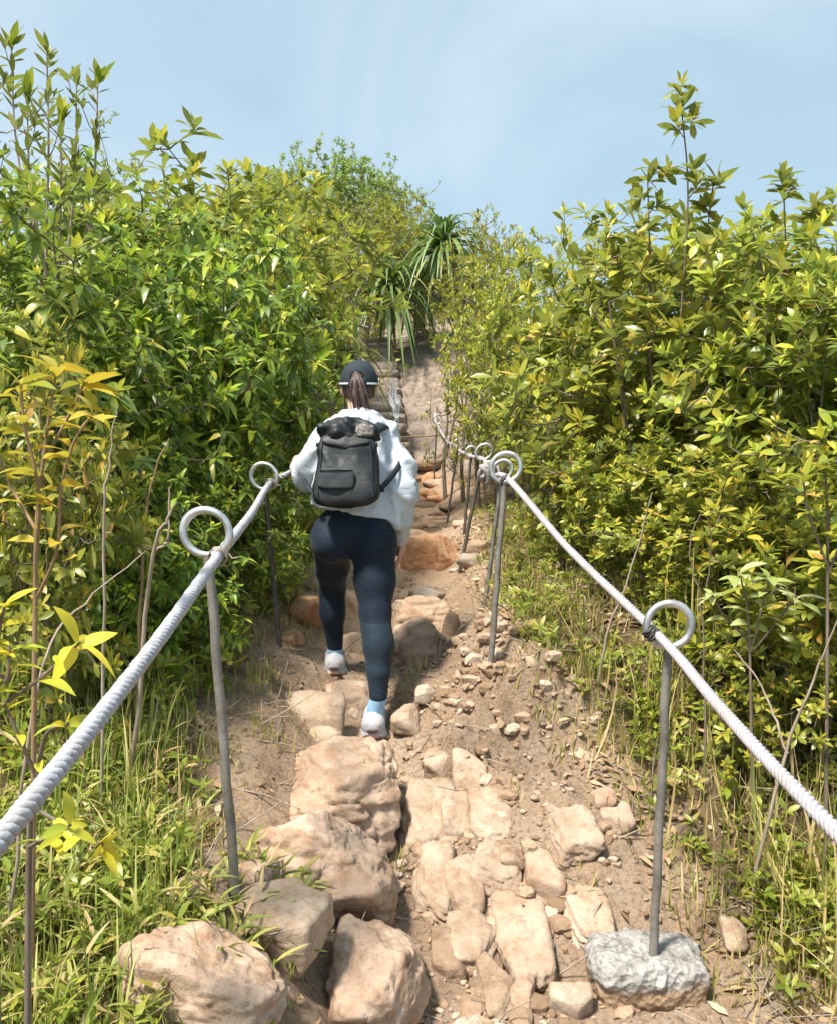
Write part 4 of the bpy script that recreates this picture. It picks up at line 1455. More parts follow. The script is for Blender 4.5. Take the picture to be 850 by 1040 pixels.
def footing():
    c = P(662, 976, 2.25)
    d = 2.25
    g = float(TZ(c[0], c[1], False))
    D, Fc = ico(6)
    k = (np.abs(D) ** 8).sum(1) ** .125
    a = 66 * d / F * 1.06
    V = D / k[:, None] * [a * .83, .11, .17]
    ang = np.arctan2(V[:, 1], V[:, 0])
    out = np.stack([np.cos(ang), np.sin(ang), 0 * ang], -1)
    lowr = np.clip((.13 - V[:, 2]) / .3, 0, 1)
    V = V + out * (.028 * fbm(V * 9, 3, 77) + .022 * lowr * fbm(V * 5, 2, 79) - .03 * lowr)[:, None]
    V[:, 2] += .009 * fbm(V * 11, 4, 80) + .004 * (1 - 2 * np.abs(vnoise(V * 38, 82))) + .005 * vnoise(V * 90, 83)
    V = V + out * (.006 * (1 - 2 * np.abs(vnoise(V * 28, 84))))[:, None]
    top = V[np.hypot(V[:, 0], V[:, 1]) < .03][:, 2].max()
    mb = MB()
    mb.add(V - [0, 0, top], Fc)
    o = mb.build('concrete_footing', M['concrete'])
    zt = P(663, 968, d)[2]
    o.location = (c[0] - .005, c[1] + .03, zt + .004)
    tag(o, 'rough broken concrete footing of the nearest right ring post', 'footing')


footing()

# ================================================================== ring posts and ropes
OD, TR = .140, .0105


def post(label, ring, base, d, ringpx=None, yaw=0., rod='rod_steel', tie='wire', ringmat='ring_steel', tilt=0., rr=.0135):
    b = P(base[0], base[1], d)
    c = P(ring[0], ring[1], d)
    od = OD if ringpx is None else ringpx * d / F
    gz = min(b[2], float(TZ(b[0], b[1])) + .01)
    root = empty('ring_post', b, label, 'post', 'ring posts holding the ropes')
    b = np.array(b)
    R_ = od / 2 - TR
    ax = unit(c - b)
    bot = np.array([0, 0, 0]) - ax * .2
    mb = MB()
    end = (c - b) - ax * (R_ + TR * .6)
    pts = np.linspace(bot, end, 14) + rng.normal(0, .0012, (14, 3))
    tube(mb, pts, rr, 12)
    mb.build('rod', M[rod], root)
    # ring
    mb = MB()
    n = 48
    a = np.linspace(0, 2 * PI, n, endpoint=False)
    e1 = unit(np.array([math.cos(yaw), math.sin(yaw), 0]))
    e2 = ax
    nn = np.cross(e1, e2)
    q = np.arange(12) * 2 * PI / 12
    rad = R_ * (1 + .012 * math.sin(3 * yaw + label.__len__())) + TR * np.cos(q)
    V = (c - b) + rad[None, :, None] * (np.cos(a)[:, None, None] * e1 + np.sin(a)[:, None, None] * e2) + (TR * np.sin(q))[None, :, None] * nn
    i = np.arange(n)[:, None]
    j = np.arange(12)[None]
    Fc = np.stack([i * 12 + j, ((i + 1) % n) * 12 + j, ((i + 1) % n) * 12 + (j + 1) % 12, i * 12 + (j + 1) % 12], -1).reshape(-1, 4)
    mb.add(V, Fc)
    mb.build('ring', M[ringmat], root)
    return root, c, R_, e1, e2, nn, b


def wire_tie(pst, center, along, mat, turns=3, r=.024, w=.0025, tail=True):
    root, c, R_, e1, e2, nn, b = pst
    t = unit(along)
    u = unit(np.cross(t, [0, 0, 1.]))
    v = np.cross(u, t)
    s = np.linspace(0, turns * 2 * PI, turns * 14)
    pts = center - b + r * (np.cos(s)[:, None] * u + np.sin(s)[:, None] * v) + t * (np.linspace(-.012, .012, len(s)) * (turns / 3))[:, None] + rng.normal(0, .0012, (len(s), 3))
    if tail:
        pts = np.vstack([pts, pts[-1] + [[.012, -.01, -.012], [.028, -.015, -.008]]])
    mb = MB()
    tube(mb, pts, w, 5)
    mb.build('wire_tie', M[mat], root)


def rope(label, pts, R, mat, strands, pitch, ds=.0075, name='rope'):
    pts = np.asarray(pts, float)
    dense = spline(pts, 1500)
    s = np.concatenate([[0], np.cumsum(np.linalg.norm(np.diff(dense, axis=0), axis=1))])
    n = int(s[-1] / ds)
    ss = np.linspace(0, s[-1], n)
    c = np.stack([np.interp(ss, s, dense[:, k]) for k in range(3)], -1)
    o0 = c[0].copy()
    c = c - o0
    t, N, B = frames(c)
    rs = R * {3: .464, 4: .414}[strands]
    ro = R - rs
    mb = MB()
    wob = 1 + .05 * vnoise(np.stack([ss * 9, 0 * ss, 0 * ss], -1), 91) + .03 * vnoise(np.stack([ss * 40, 0 * ss, 0 * ss], -1), 92)
    for k in range(strands):
        a = ss / pitch * 2 * PI + k * 2 * PI / strands
        p = c + ro * (np.cos(a)[:, None] * N + np.sin(a)[:, None] * B)
        tube(mb, p, rs * 1.07 * wob, 8)
    o = mb.build(name, M[mat])
    o.location = [float(v) for v in o0]
    return tag(o, label, 'rope')


def ropes():
    L1 = post('nearest left ring post with rope bound on by wire', (210, 541), (240, 912), 2.16, rr=.0128, yaw=.05)
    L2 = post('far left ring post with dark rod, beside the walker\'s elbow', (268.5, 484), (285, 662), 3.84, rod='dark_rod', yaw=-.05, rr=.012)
    L3 = post('left ring post hidden beyond the walker', (352, 440), (349, 520), 7.4, rr=.012)
    R1 = post('nearest right ring post standing in the concrete footing', (679, 635), (663, 968), 2.25, yaw=-.08, rr=.0122)
    R2 = post('second right ring post, with a big ring beside a thinner one', (513, 475), (498, 674), 3.4, yaw=-.12, rr=.0125)
    R3 = post('thinner ring post seen through the second right ring', (510, 477), (491, 622), 4.3, ringpx=23, yaw=-.2, rr=.011)
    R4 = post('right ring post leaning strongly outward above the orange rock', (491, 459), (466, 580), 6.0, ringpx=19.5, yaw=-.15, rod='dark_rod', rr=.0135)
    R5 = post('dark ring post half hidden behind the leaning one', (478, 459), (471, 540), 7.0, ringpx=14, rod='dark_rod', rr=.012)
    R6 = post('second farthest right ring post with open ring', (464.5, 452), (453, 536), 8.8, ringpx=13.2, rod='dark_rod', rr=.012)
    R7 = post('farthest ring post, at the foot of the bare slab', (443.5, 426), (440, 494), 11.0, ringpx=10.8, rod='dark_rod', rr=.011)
    Rr = .0175
    # left rope: from behind the camera, along the lower right inside of each ring
    a = P(0, 853, .93)
    b = P(222, 565, 2.13)
    c = P(275, 491, 3.82)
    h = P(300, 478, 4.02)
    back = a + (a - b) * .9 + [0, 0, .05]
    mid = (a + b) / 2 + [0, 0, -.012]
    e = P(351, 446, 7.4)
    e2 = P(362, 432, 9.2)
    rope('thick grey-white twisted rope along the left side, held by the walker', [back, a, mid, b, (b + c) / 2 + [0, 0, -.012], c, h, (h + e) / 2 + [0, 0, -.03], e, e2], Rr * .84, 'rope_left', 3, .05)
    wire_tie(L1, b, c - a, 'wire', 4, .0225, .0022)
    wire_tie(L2, c, h - b, 'wire', 3, .021, .002)
    # right rope
    a = P(850, 846, 1.22)
    b = P(668, 645, 2.24)
    c = P(516, 487, 3.38)
    back = a + (a - b) * 1.3 + [0, 0, .06]
    k3 = P(500, 482, 4.5)
    d4 = P(490, 466, 6.0)
    d5 = P(477, 463, 7.0)
    d6 = P(464, 456, 8.8)
    d7 = P(443.5, 430, 11.0)
    end = P(441, 419, 12.6)
    rp = rope('slim white braided rope down the right side through the ring posts', [back, a, (a + b) / 2 + [0, 0, -.008], b, (b + c) / 2 + [0, 0, -.022], c, k3, d4, d5, d6, (d6 + d7) / 2 + [0, 0, -.06], d7, end], Rr * .74, 'rope_right', 4, .062)
    wire_tie(R1, P(661, 643, 2.25), np.array([-.5, .1, .5]), 'dark_tie', 4, .0165, .0045, False)
    wire_tie(R2, P(513, 489, 3.4), c - b, 'dark_tie', 3, .021, .004, False)
    # knot
    k0 = P(496, 480, 5.0)
    s = np.linspace(0, 2 * PI * 3.2, 70)
    mb = MB()
    tp = np.stack([.035 * np.cos(s) + .02 * np.cos(2.3 * s), .05 * np.sin(.7 * s), .045 * np.sin(s) + .02 * np.sin(1.7 * s)], -1)
    tube(mb, tp + k0 - np.array(rp.location), .016, 8)
    mb.build('knot', M['rope_right'], rp)
    # thin line across the slab
    mb = MB()
    p0, p1 = P(398, 444, 11.3), P(476, 437, 11.6)
    w = spline([p0 - p0, (p1 - p0) * .5 + [0, 0, -.03], p1 - p0], 30)
    tube(mb, w, .011, 6)
    o = mb.build('cord', M['stem_tan'])
    o.location = [float(v) for v in p0]
    tag(o, 'thin brownish cord stretched across the foot of the bare slab', 'cord')


ropes()


# ================================================================== steps up the slab
def steps():
    b = P(392, 440, 11.6)
    bz = float(TZ(b[0], b[1], False))
    root = empty('stone_steps', (b[0], b[1], bz), 'narrow flight of stone steps climbing left of the bare slab', 'steps')
    n = 14
    for k in range(n):
        f = k / (n - 1)
        d = 11.7 + 3.6 * f
        p = P(395 - 10 * f, 440, d)
        z = float(TZ(p[0], p[1], False)) + .05
        w = .30 - .04 * f
        D, Fc = rock_verts(200 + k, 4, 4, .35, 0, 26)
        V = D / np.array([np.ptp(D[:, 0]), np.ptp(D[:, 1]), np.ptp(D[:, 2])]) * [w * 2, .36, .26]
        mb = MB()
        mb.add(V + np.array([p[0], p[1], z - .06]) - np.array([b[0], b[1], bz]), Fc)
        mb.build('step', M['rock_grey'], root)
    # frayed white rope hanging beside the steps
    mb = MB()
    o0 = P(402, 436, 11.5)
    for k in range(16):
        x = rng.uniform(-4, 4)
        y0 = rng.uniform(382, 402)
        pts = [P(400 + x * .9, y0, 11.9), P(403 + x * 1.1 + rng.normal(0, 2.2), 408, 11.7), P(403 + x * .8 + rng.normal(0, 1.8), 420, 11.6), P(404 + x * .5 + rng.normal(0, 1), rng.uniform(424, 440), 11.5)]
        tube(mb, spline(pts, 12) - o0, .0075, 5)
    o = mb.build('frayed_rope', M['rope_left'])
    o.location = [float(v) for v in o0]
    tag(o, 'bundle of frayed white rope strands hanging beside the stone steps', 'rope')


steps()
# ================================================================== the walker
def band(mb, pts, w, th, nrm, mi=0):
    """flat strap swept along pts"""
    pts = np.asarray(pts, float)
    t = unit(np.gradient(pts, axis=0))
    nrm = np.broadcast_to(np.asarray(nrm, float), pts.shape)
    sd = unit(np.cross(t, nrm))
    nn = np.cross(sd, t)
    cs = [(-1, -1), (1, -1), (1, 1), (-1, 1)]
    V = np.stack([pts + sd * a * w / 2 + nn * b * th / 2 for a, b in cs], 1)
    m = len(pts)
    i = np.arange(m - 1)[:, None] * 4
    j = np.arange(4)[None]
    Fc = np.stack([i + j, i + (j + 1) % 4, i + 4 + (j + 1) % 4, i + 4 + j], -1).reshape(-1, 4)
    mb.add(V, Fc, mi)
    mb.add(V[0], [[3, 2, 1, 0]], mi)
    mb.add(V[-1], [[0, 1, 2, 3]], mi)


def super_box(r, p=4.5, sub=5):
    D, Fc = ico(sub)
    k = (np.abs(D) ** p).sum(1) ** (1 / p)
    return D / k[:, None] * np.asarray(r), Fc


def person():
    org = P(361, 748, 3.5)
    org[2] = P(379, 749, 3.42)[2]
    root = empty('person', org, 'walker seen from behind in white jacket, navy leggings and dark cap, climbing the trail', 'person')
    Q = lambda px, py, d: P(px, py, d) - org
    hc = Q(365, 393, 3.77)
    nk = Q(363, 424, 3.71)
    J = dict(shR=Q(399, 444, 3.67), elR=Q(412, 498, 3.58), wrR=Q(409, 545, 3.70), shL=Q(325, 446, 3.67), elL=Q(313, 489, 3.74), wrL=Q(303, 468, 3.95),
             hipR=Q(381, 553, 3.58), knR=Q(381, 622, 3.51), caR=Q(384.5, 655, 3.48), anR=Q(384.5, 706, 3.45),
             hipL=Q(337, 550, 3.60), knL=Q(337.5, 597, 3.88), caL=Q(338, 622, 3.89), anL=Q(340.5, 656, 3.92))
    lo, hi = np.array([-.36, -.32, -.05]), np.array([.34, .75, 1.68])

    # ---------------- body, one skin
    f = Field(lo, hi, .0055)
    f.ell(hc + [0, .0, .012], (.072, .088, .098), .02)
    f.cone(hc + [0, .03, -.045], hc + [0, .055, -.075], .052, .032, .035)      # jaw
    f.ell(hc + [0, .094, -.018], (.011, .018, .02), .012)                      # nose
    f.ell(hc + [0, .085, -.052], (.022, .010, .006), .008)                     # lips
    f.ell(hc + [0, .078, .02], (.05, .014, .008), .012)                        # brow
    for s_ in (-1, 1):
        f.ell(hc + [s_ * .074, -.004, -.012], (.011, .018, .028), .008)        # ears
        f.ell(hc + [s_ * .03, .092, .002], (.013, .008, .008), 0, sub=True)    # eye sockets
    f.cone(nk - [0, 0, .05], hc + [0, -.005, -.04], .05, .045, .03)
    f.cone(Q(348, 456, 3.68), Q(378, 456, 3.68), .07, .07, .05)
    f.cone(Q(362, 450, 3.68), Q(360, 535, 3.60), .10, .095, .06)
    f.cone(Q(341, 540, 3.59), Q(378, 540, 3.58), .075, .075, .04)
    for a in ('R', 'L'):
        f.cone(J['sh' + a] + [(-.03 if a == 'R' else .03), 0, -.03], J['el' + a], .034, .030, .04)
        f.cone(J['el' + a], J['wr' + a], .034, .023, .02)
    for a, r in (('R', (.078, .055, .05, .034)), ('L', (.070, .052, .043, .031))):
        f.cone(J['hip' + a], J['kn' + a], r[0], r[1], .04)
        f.cone(J['kn' + a], J['ca' + a], r[1], r[2], .02)
        f.cone(J['ca' + a], J['an' + a], r[2], r[3], .02)
    ftR = Q(380, 738, 3.46)
    ftL = Q(341, 675, 3.92)
    f.cone(J['anR'], ftR, .028, .022, .02)
    f.cone(ftR, ftR + [.004, .15, .0], .022, .02, .02)
    f.cone(J['anL'], ftL, .026, .022, .02)
    f.cone(ftL, ftL + [-.03, .15, .0], .022, .02, .02)
    # right hand: relaxed, fingers hanging
    w = J['wrR']
    f.cone(w, w + [-.004, .012, -.055], .024, .028, .015, (1.5, 1, 1))
    pc = w + [-.004, .014, -.06]
    for k, l in enumerate((.062, .072, .066, .05)):
        a = pc + [-.006 + 0 * k, .032 - .020 * k, -.012]
        m = a + [-.004, .0, -l * .55]
        f.cone(a, m, .0095, .0088, .004)
        f.cone(m, m + [-.016, .004, -l * .45], .0088, .007, .004)
    f.cone(w + [-.012, .03, -.025], w + [-.026, .05, -.06], .011, .009, .008)
    f.cone(w + [-.026, .05, -.06], w + [-.03, .05, -.085], .009, .008, .004)
    # left hand: closed round the rope
    rp0, rp1 = Q(275, 491, 3.82), Q(300, 478, 4.02)
    ax = unit(Q(351, 446, 7.4) - rp1)
    gr = rp1 + ax * .03
    up = unit(np.array([0, 0, 1.]) - ax * ax[2])
    sd = np.cross(ax, up)
    f.cone(J['wrL'], gr + up * .036 - ax * .03 + sd * .012, .024, .024, .02)
    f.ell(gr + up * .034 + sd * .006, (.034, .046, .017), .012)
    for k in range(4):
        c0 = gr + ax * (.036 - .021 * k)
        ang = np.radians([70, 115, 175, 235])
        ring = [c0 + (up * math.sin(t) - sd * math.cos(t)) * .031 for t in ang]
        ring = [c0 + up * math.sin(t) * .030 - sd * math.cos(t) * .030 for t in np.radians([75, 130, 190, 245])]
        for u in range(3):
            f.cone(ring[u], ring[u + 1], .0098 - .0007 * u, .0092 - .0007 * u, .004)
    f.cone(gr + up * .03 + sd * .02 - ax * .01, gr + up * .008 + sd * .032 + ax * .015, .011, .009, .006)
    f.cone(gr + up * .008 + sd * .032 + ax * .015, gr - up * .016 + sd * .024 + ax * .025, .009, .008, .004)
    V, Qd = f.mesh()
    V = relax(V, Qd, 1, .4)
    mb = MB()
    mb.add(V, Qd)
    mb.build('body', M['skin'], root)
    for s_ in (-1, 1):
        mb = MB()
        D, Fc = ico(2)
        mb.add(D * .011 + hc + [s_ * .03, .078, .002], Fc)
        mb.build('eye', M['trim_white'], root)

    # ---------------- leggings
    f = Field(lo, hi, .0065)
    k = .03
    f.cone(Q(339, 538, 3.60), Q(380, 538, 3.59), .084, .086, .05)
    f.ell(Q(338, 551, 3.545), (.075, .082, .08), .05)
    f.ell(Q(380, 552, 3.535), (.077, .085, .085), .05)
    f.cone(Q(360, 538, 3.6), Q(360, 505, 3.62), .115, .105, .04)
    f.cone(J['hipR'], Q(380.5, 590, 3.54), .090, .084, .035)
    f.cone(Q(380.5, 590, 3.54), J['knR'], .084, .066, .03)
    f.cone(J['knR'], Q(382, 638, 3.49), .066, .060, .02)
    f.cone(Q(382, 638, 3.49), J['caR'] , .060, .060, .02)
    f.cone(J['caR'], Q(384.5, 682, 3.455), .060, .047, .02)
    f.cone(Q(384.5, 682, 3.455), J['anR'], .047, .039, .02)
    f.ell(J['caR'] + [.004, -.012, 0], (.055, .06, .09), .03)
    f.cone(J['hipL'], Q(337.5, 575, 3.76), .086, .073, .035)
    f.cone(Q(337.5, 575, 3.76), J['knL'], .073, .060, .03)
    f.cone(J['knL'], J['caL'], .062, .056, .02)
    f.ell(J['caL'] + [0, -.012, 0], (.048, .055, .085), .03)
    f.cone(J['caL'], J['anL'], .055, .037, .02)
    f.cut(Q(360, 512, 3.6), (0, 0, 1))
    f.cut(J['anR'] - [0, 0, .004], (0, 0, -1)) if False else None
    V, Qd = f.mesh()
    V = relax(V, Qd, 2, .5)
    N = vnormals(V, Qd)
    # stretch wrinkles at the knees and seat
    fold = np.zeros(len(V))
    for c, r, fr in ((J['knR'] + [0, 0, -.005], .05, 330), (J['knL'], .05, 330), (Q(392, 548, 3.5), .07, 260), (Q(360, 572, 3.5), .06, 260), (J['anR'] + [0, 0, .03], .035, 380), (J['anL'] + [0, 0, .025], .03, 380)):
        dist = np.linalg.norm((V - c) * [1, 1, 1.2], axis=1)
        fold += np.exp(-(dist / r) ** 2) * .0028 * np.sin(V[:, 2] * fr + V[:, 0] * 60 + 2.5 * vnoise(V * 14, 5))
    V = V + N * (fold + .002 * fbm(V * 10, 3, 8))[:, None]
    cz = V[Qd].mean(1)
    grey = (cz[:, 2] < J['knR'][2] - .035) & (cz[:, 0] > Q(358, 640, 3.5)[0]) & (cz[:, 1] < .2)
    mb = MB()
    mb.add(V, Qd[~grey], 0)
    lg = mb.build('leggings', M['leggings'], root)
    mb = MB()
    mb.add(V, Qd[grey], 0)
    lp = mb.build('calf_panel', M['leg_grey'], lg)
    for o in (lg, lp):
        bm = bmesh.new()
        bm.from_mesh(o.data)
        bmesh.ops.delete(bm, geom=[v for v in bm.verts if not v.link_faces], context='VERTS')
        bm.to_mesh(o.data)
        bm.free()
        for p in o.data.polygons:
            p.use_smooth = True

    # ---------------- jacket
    f = Field(lo, hi, .0065)
    s = (1, 1.12, 1)
    f.cone(Q(343, 452, 3.68), Q(338, 526, 3.60), .090, .090, .08, s)
    f.cone(Q(381, 452, 3.68), Q(385, 526, 3.60), .090, .094, .08, s)
    f.cone(Q(362, 450, 3.68), Q(361, 526, 3.60), .112, .112, .08, s)
    f.cone(Q(334, 450, 3.68), Q(392, 448, 3.68), .050, .050, .06)
    f.cone(Q(340, 440, 3.68), Q(364, 428, 3.70), .05, .045, .05)
    f.cone(Q(388, 440, 3.68), Q(364, 428, 3.70), .05, .045, .05)
    # hem, cut on a slope: lower at the right
    f.cut(Q(360, 522, 3.5), (-.20, -.05, -1))
    f.cone(Q(400, 505, 3.58), Q(402, 534, 3.57), .045, .026, .03)
    # sleeves
    f.cone(Q(394, 452, 3.67), Q(406, 476, 3.62), .054, .062, .03)
    f.cone(Q(406, 476, 3.62), Q(409, 502, 3.59), .062, .062, .025)
    f.cone(Q(408, 502, 3.59), Q(408, 528, 3.63), .064, .050, .03)
    f.cone(Q(408, 528, 3.63), Q(408, 546, 3.69), .046, .034, .025)
    f.cone(Q(328, 454, 3.67), Q(316, 472, 3.70), .054, .060, .03)
    f.cone(Q(316, 470, 3.70), Q(313, 484, 3.74), .060, .058, .03)
    f.cone(Q(313, 484, 3.74), Q(307, 476, 3.86), .056, .042, .03)
    f.cone(Q(307, 476, 3.86), Q(305, 472, 3.90), .040, .034, .02)
    # hood bunched round the neck
    hp = [Q(338, 437, 3.66), Q(350, 431, 3.61), Q(366, 430, 3.595), Q(382, 432, 3.61), Q(394, 437, 3.66)]
    for a, b in zip(hp[:-1], hp[1:]):
        f.cone(a, b, .034, .034, .02)
    hp = [Q(344, 427, 3.70), Q(352, 423, 3.64), Q(366, 422, 3.63), Q(379, 424, 3.65), Q(386, 428, 3.71)]
    for a, b in zip(hp[:-1], hp[1:]):
        f.cone(a, b, .024, .024, .018)
    V, Qd = f.mesh()
    V = relax(V, Qd, 2, .5)
    N = vnormals(V, Qd)
    a_ = np.stack([V[:, 0] * 9 + V[:, 2] * 3, V[:, 1] * 7, V[:, 2] * 7 - V[:, 0] * 5], -1)
    rid = 1 - np.abs(vnoise(a_ * 1.05, 31)) * 2.0
    rid2 = 1 - np.abs(vnoise(a_ * 2.4, 33)) * 2.0
    slv = np.clip((V[:, 0] - .10) / .06, 0, 1)
    ring_f = np.sin(V[:, 2] * 95 + V[:, 0] * 40 + 3 * vnoise(V * 9, 41)) * slv * .002
    V = V + N * (.009 * np.clip(rid, -.3, 1) + .0035 * rid2 + .003 * fbm(V * 12, 2, 35) + ring_f)[:, None]
    mb = MB()
    mb.add(V, Qd)
    mb.build('jacket', M['jacket'], root)

    # ---------------- head gear and hair
    f = Field(hc - [.14, .16, .2], hc + [.14, .2, .16], .0045)
    f.ell(hc + [0, -.008, .008], (.0765, .093, .102), 0)
    f.cut(hc + [0, .02, 0], (0, 1, -.35))
    f.cut(hc + [0, 0, -.045], (0, .35, -1))
    pt = [hc + [-.002, -.098, .042], hc + [.0, -.128, .005], hc + [.010, -.135, -.05], hc + [.020, -.136, -.110], hc + [.030, -.135, -.165]]
    for a, b, r0, r1 in zip(pt[:-1], pt[1:], (.018, .028, .034, .029), (.028, .034, .029, .010)):
        f.cone(a, b, r0, r1, .012, (1, 1.25, 1))
    V, Qd = f.mesh()
    V = relax(V, Qd, 1, .5)
    N = vnormals(V, Qd)
    V = V + N * (.0035 * vnoise(V * [95, 95, 9], 51) + .003 * vnoise(V * [40, 40, 6], 52))[:, None]
    mb = MB()
    mb.add(V, Qd)
    for k in range(46):
        o = rng.normal(0, 1, 3) * [.012, .010, .003]
        q = spline([pt[0] + o * .4, pt[1] + o * 1.1, pt[2] + o * 1.6, pt[3] + o * 1.6, pt[4] + o * 1.5 + [0, 0, -.02 * rng.random()]], 14)
        tube(mb, q + np.array([0, -.008, 0]), np.linspace(.004, .0012, 14), 4, cap=False)
    mb.build('hair', M['hair'], root)
    f = Field(hc - [.14, .2, .06], hc + [.14, .26, .16], .0045)
    f.ell(hc + [0, -.004, .012], (.088, .105, .108), 0)
    f.cut(hc + [0, -.08, -.004], (0, .10, -1))
    f.ell(hc + [-.002, -.112, .03], (.032, .04, .030), 0, sub=True)
    f.ell(hc + [0, .13, .012], (.07, .085, .010), .015)
    V, Qd = f.mesh()
    V = relax(V, Qd, 2, .5)
    V = V + vnormals(V, Qd) * (.0015 * fbm(V * 20, 2, 55))[:, None]
    mb = MB()
    mb.add(V, Qd)
    cap = mb.build('cap', M['cap'], root)
    D, Fc = ico(2)
    mb = MB()
    mb.add(D * [.007, .007, .004] + hc + [0, -.004, .121], Fc)
    mb.build('button', M['cap'], cap)
    for s_, a0, a1 in ((1, -62, 20), (-1, -118, -200)):
        t = np.radians(np.linspace(a0, a1, 20))
        pts = np.stack([.0875 * np.cos(t), .105 * np.sin(t) - .004, np.full(20, .006) + (np.sin(t) + .76) * .009], -1) + hc
        mb = MB()
        band(mb, pts, .009, .003, np.stack([np.cos(t), np.sin(t), 0 * t], -1))
        mb.build('trim', M['trim_white'], cap)

    # ---------------- shoes and socks
    for side, an, ft, dr in (('R', J['anR'], Q(379.5, 738, 3.45), np.array([.03, 1, .04])), ('L', J['anL'], Q(341, 674.5, 3.92), np.array([-.10, 1, .06]))):
        dr = unit(dr)
        lat = unit(np.cross(dr, [0, 0, 1.]))
        zb = (Q(379, 749.5, 3.42) if side == 'R' else Q(341, 685, 3.9))[2]
        heel = np.array([ft[0], ft[1] - .012, zb + .045])
        # sock
        mb = MB()
        pts = spline([an + [0, .004, .004], an + [0, .002, -.015], (an + heel) / 2 + [0, .018, .004], heel + dr * .04 + [0, 0, .0]], 12)
        tube(mb, pts, [.033, .034, .035, .0355, .036, .036, .0362, .037, .037, .036, .034, .03], 18)
        mb.build('sock', M['sock'], root)
        f = Field(heel + [-.12, -.11, -.07], heel + [.12, .30, .09], .0045)
        f.cone(heel + [0, 0, .014], heel + dr * .09 + [0, 0, .024], .043, .045, .02)
        f.cone(heel + [0, 0, -.006], heel + dr * .16 + [0, 0, -.006], .043, .038, .03)
        f.cone(heel + dr * .12 + [0, 0, .0], heel + dr * .195 + [0, 0, -.014], .036, .026, .03)
        f.cone(heel + [0, -.014, .028], heel + [0, -.018, .048], .016, .011, .015)   # heel tab
        f.cut(heel + [0, 0, -.028], (0, 0, -1))
        f.cone(an + [0, .012, .06], heel + dr * .035 + [0, 0, .048], .030, .030, 0.006, sub=True)
        V, Qd = f.mesh()
        V = relax(V, Qd, 2, .5)
        mb = MB()
        mb.add(V, Qd)
        sh = mb.build('shoe', M['shoe'], root)
        # sole: flared foam wedge
        n = 40
        t = np.linspace(0, 2 * PI, n, endpoint=False)
        lx = np.cos(t)
        ly = np.sin(t)
        wid = np.where(ly < 0, .056, .050)
        oy = np.where(ly < 0, .068, .158)
        mid = heel + dr * .025
        rings = []
        for (sc_, z) in ((.86, -.014), (.98, -.020), (1.06, -.034), (1.03, -.043), (.9, -.046)):
            spring = .016 * np.clip(ly, 0, 1) ** 3 + .010 * np.clip(-ly - .4, 0, 1)
            rings.append(mid + (lx * wid * sc_)[:, None] * lat + (np.sign(ly) * np.abs(ly) ** .9 * oy * (sc_ * .5 + .5))[:, None] * dr + np.array([0, 0, 1.]) * (z + spring)[:, None])
        V = np.concatenate(rings)
        i = np.arange(4)[:, None] * n
        j = np.arange(n)[None]
        Fc = np.stack([i + j, i + (j + 1) % n, i + n + (j + 1) % n, i + n + j], -1).reshape(-1, 4)
        mb = MB()
        mb.add(V, Fc)
        for rg, rev in ((0, False), (4, True)):
            c = rings[rg].mean(0)
            Vc = np.vstack([rings[rg], c])
            k_ = np.arange(n)
            mb.add(Vc, np.stack([k_, (k_ + 1) % n, np.full(n, n)], -1))
        mb.build('sole', M['shoe'], sh)
        D, Fc = ico(3)
        mb = MB()
        mb.add(D * [.040, .014, .012] + heel + [0, -.056, -.031], Fc)
        mb.build('outsole', M['sole_dark'], sh)
        mb = MB()
        mb.add(D * [.032, .010, .021] + heel + [0, -.037, .012], Fc)
        mb.build('heel_patch', M['shoe_tan'], sh)
        mb = MB()
        mb.add(D * [.024, .008, .007] + heel + [0, -.046, -.007], Fc)
        mb.build('heel_badge', M['sole_dark'], sh)
        mb = MB()
        for s_ in (-1, 1):
            q = spline([heel + lat * s_ * .037 + dr * .0 + [0, 0, .006], heel + lat * s_ * .0415 + dr * .05 + [0, 0, -.006], heel + lat * s_ * .041 + dr * .09 + [0, 0, .006]], 8)
            tube(mb, q, .0035, 5)
        mb.build('stripe', M['cap'], sh)
    return root


person()


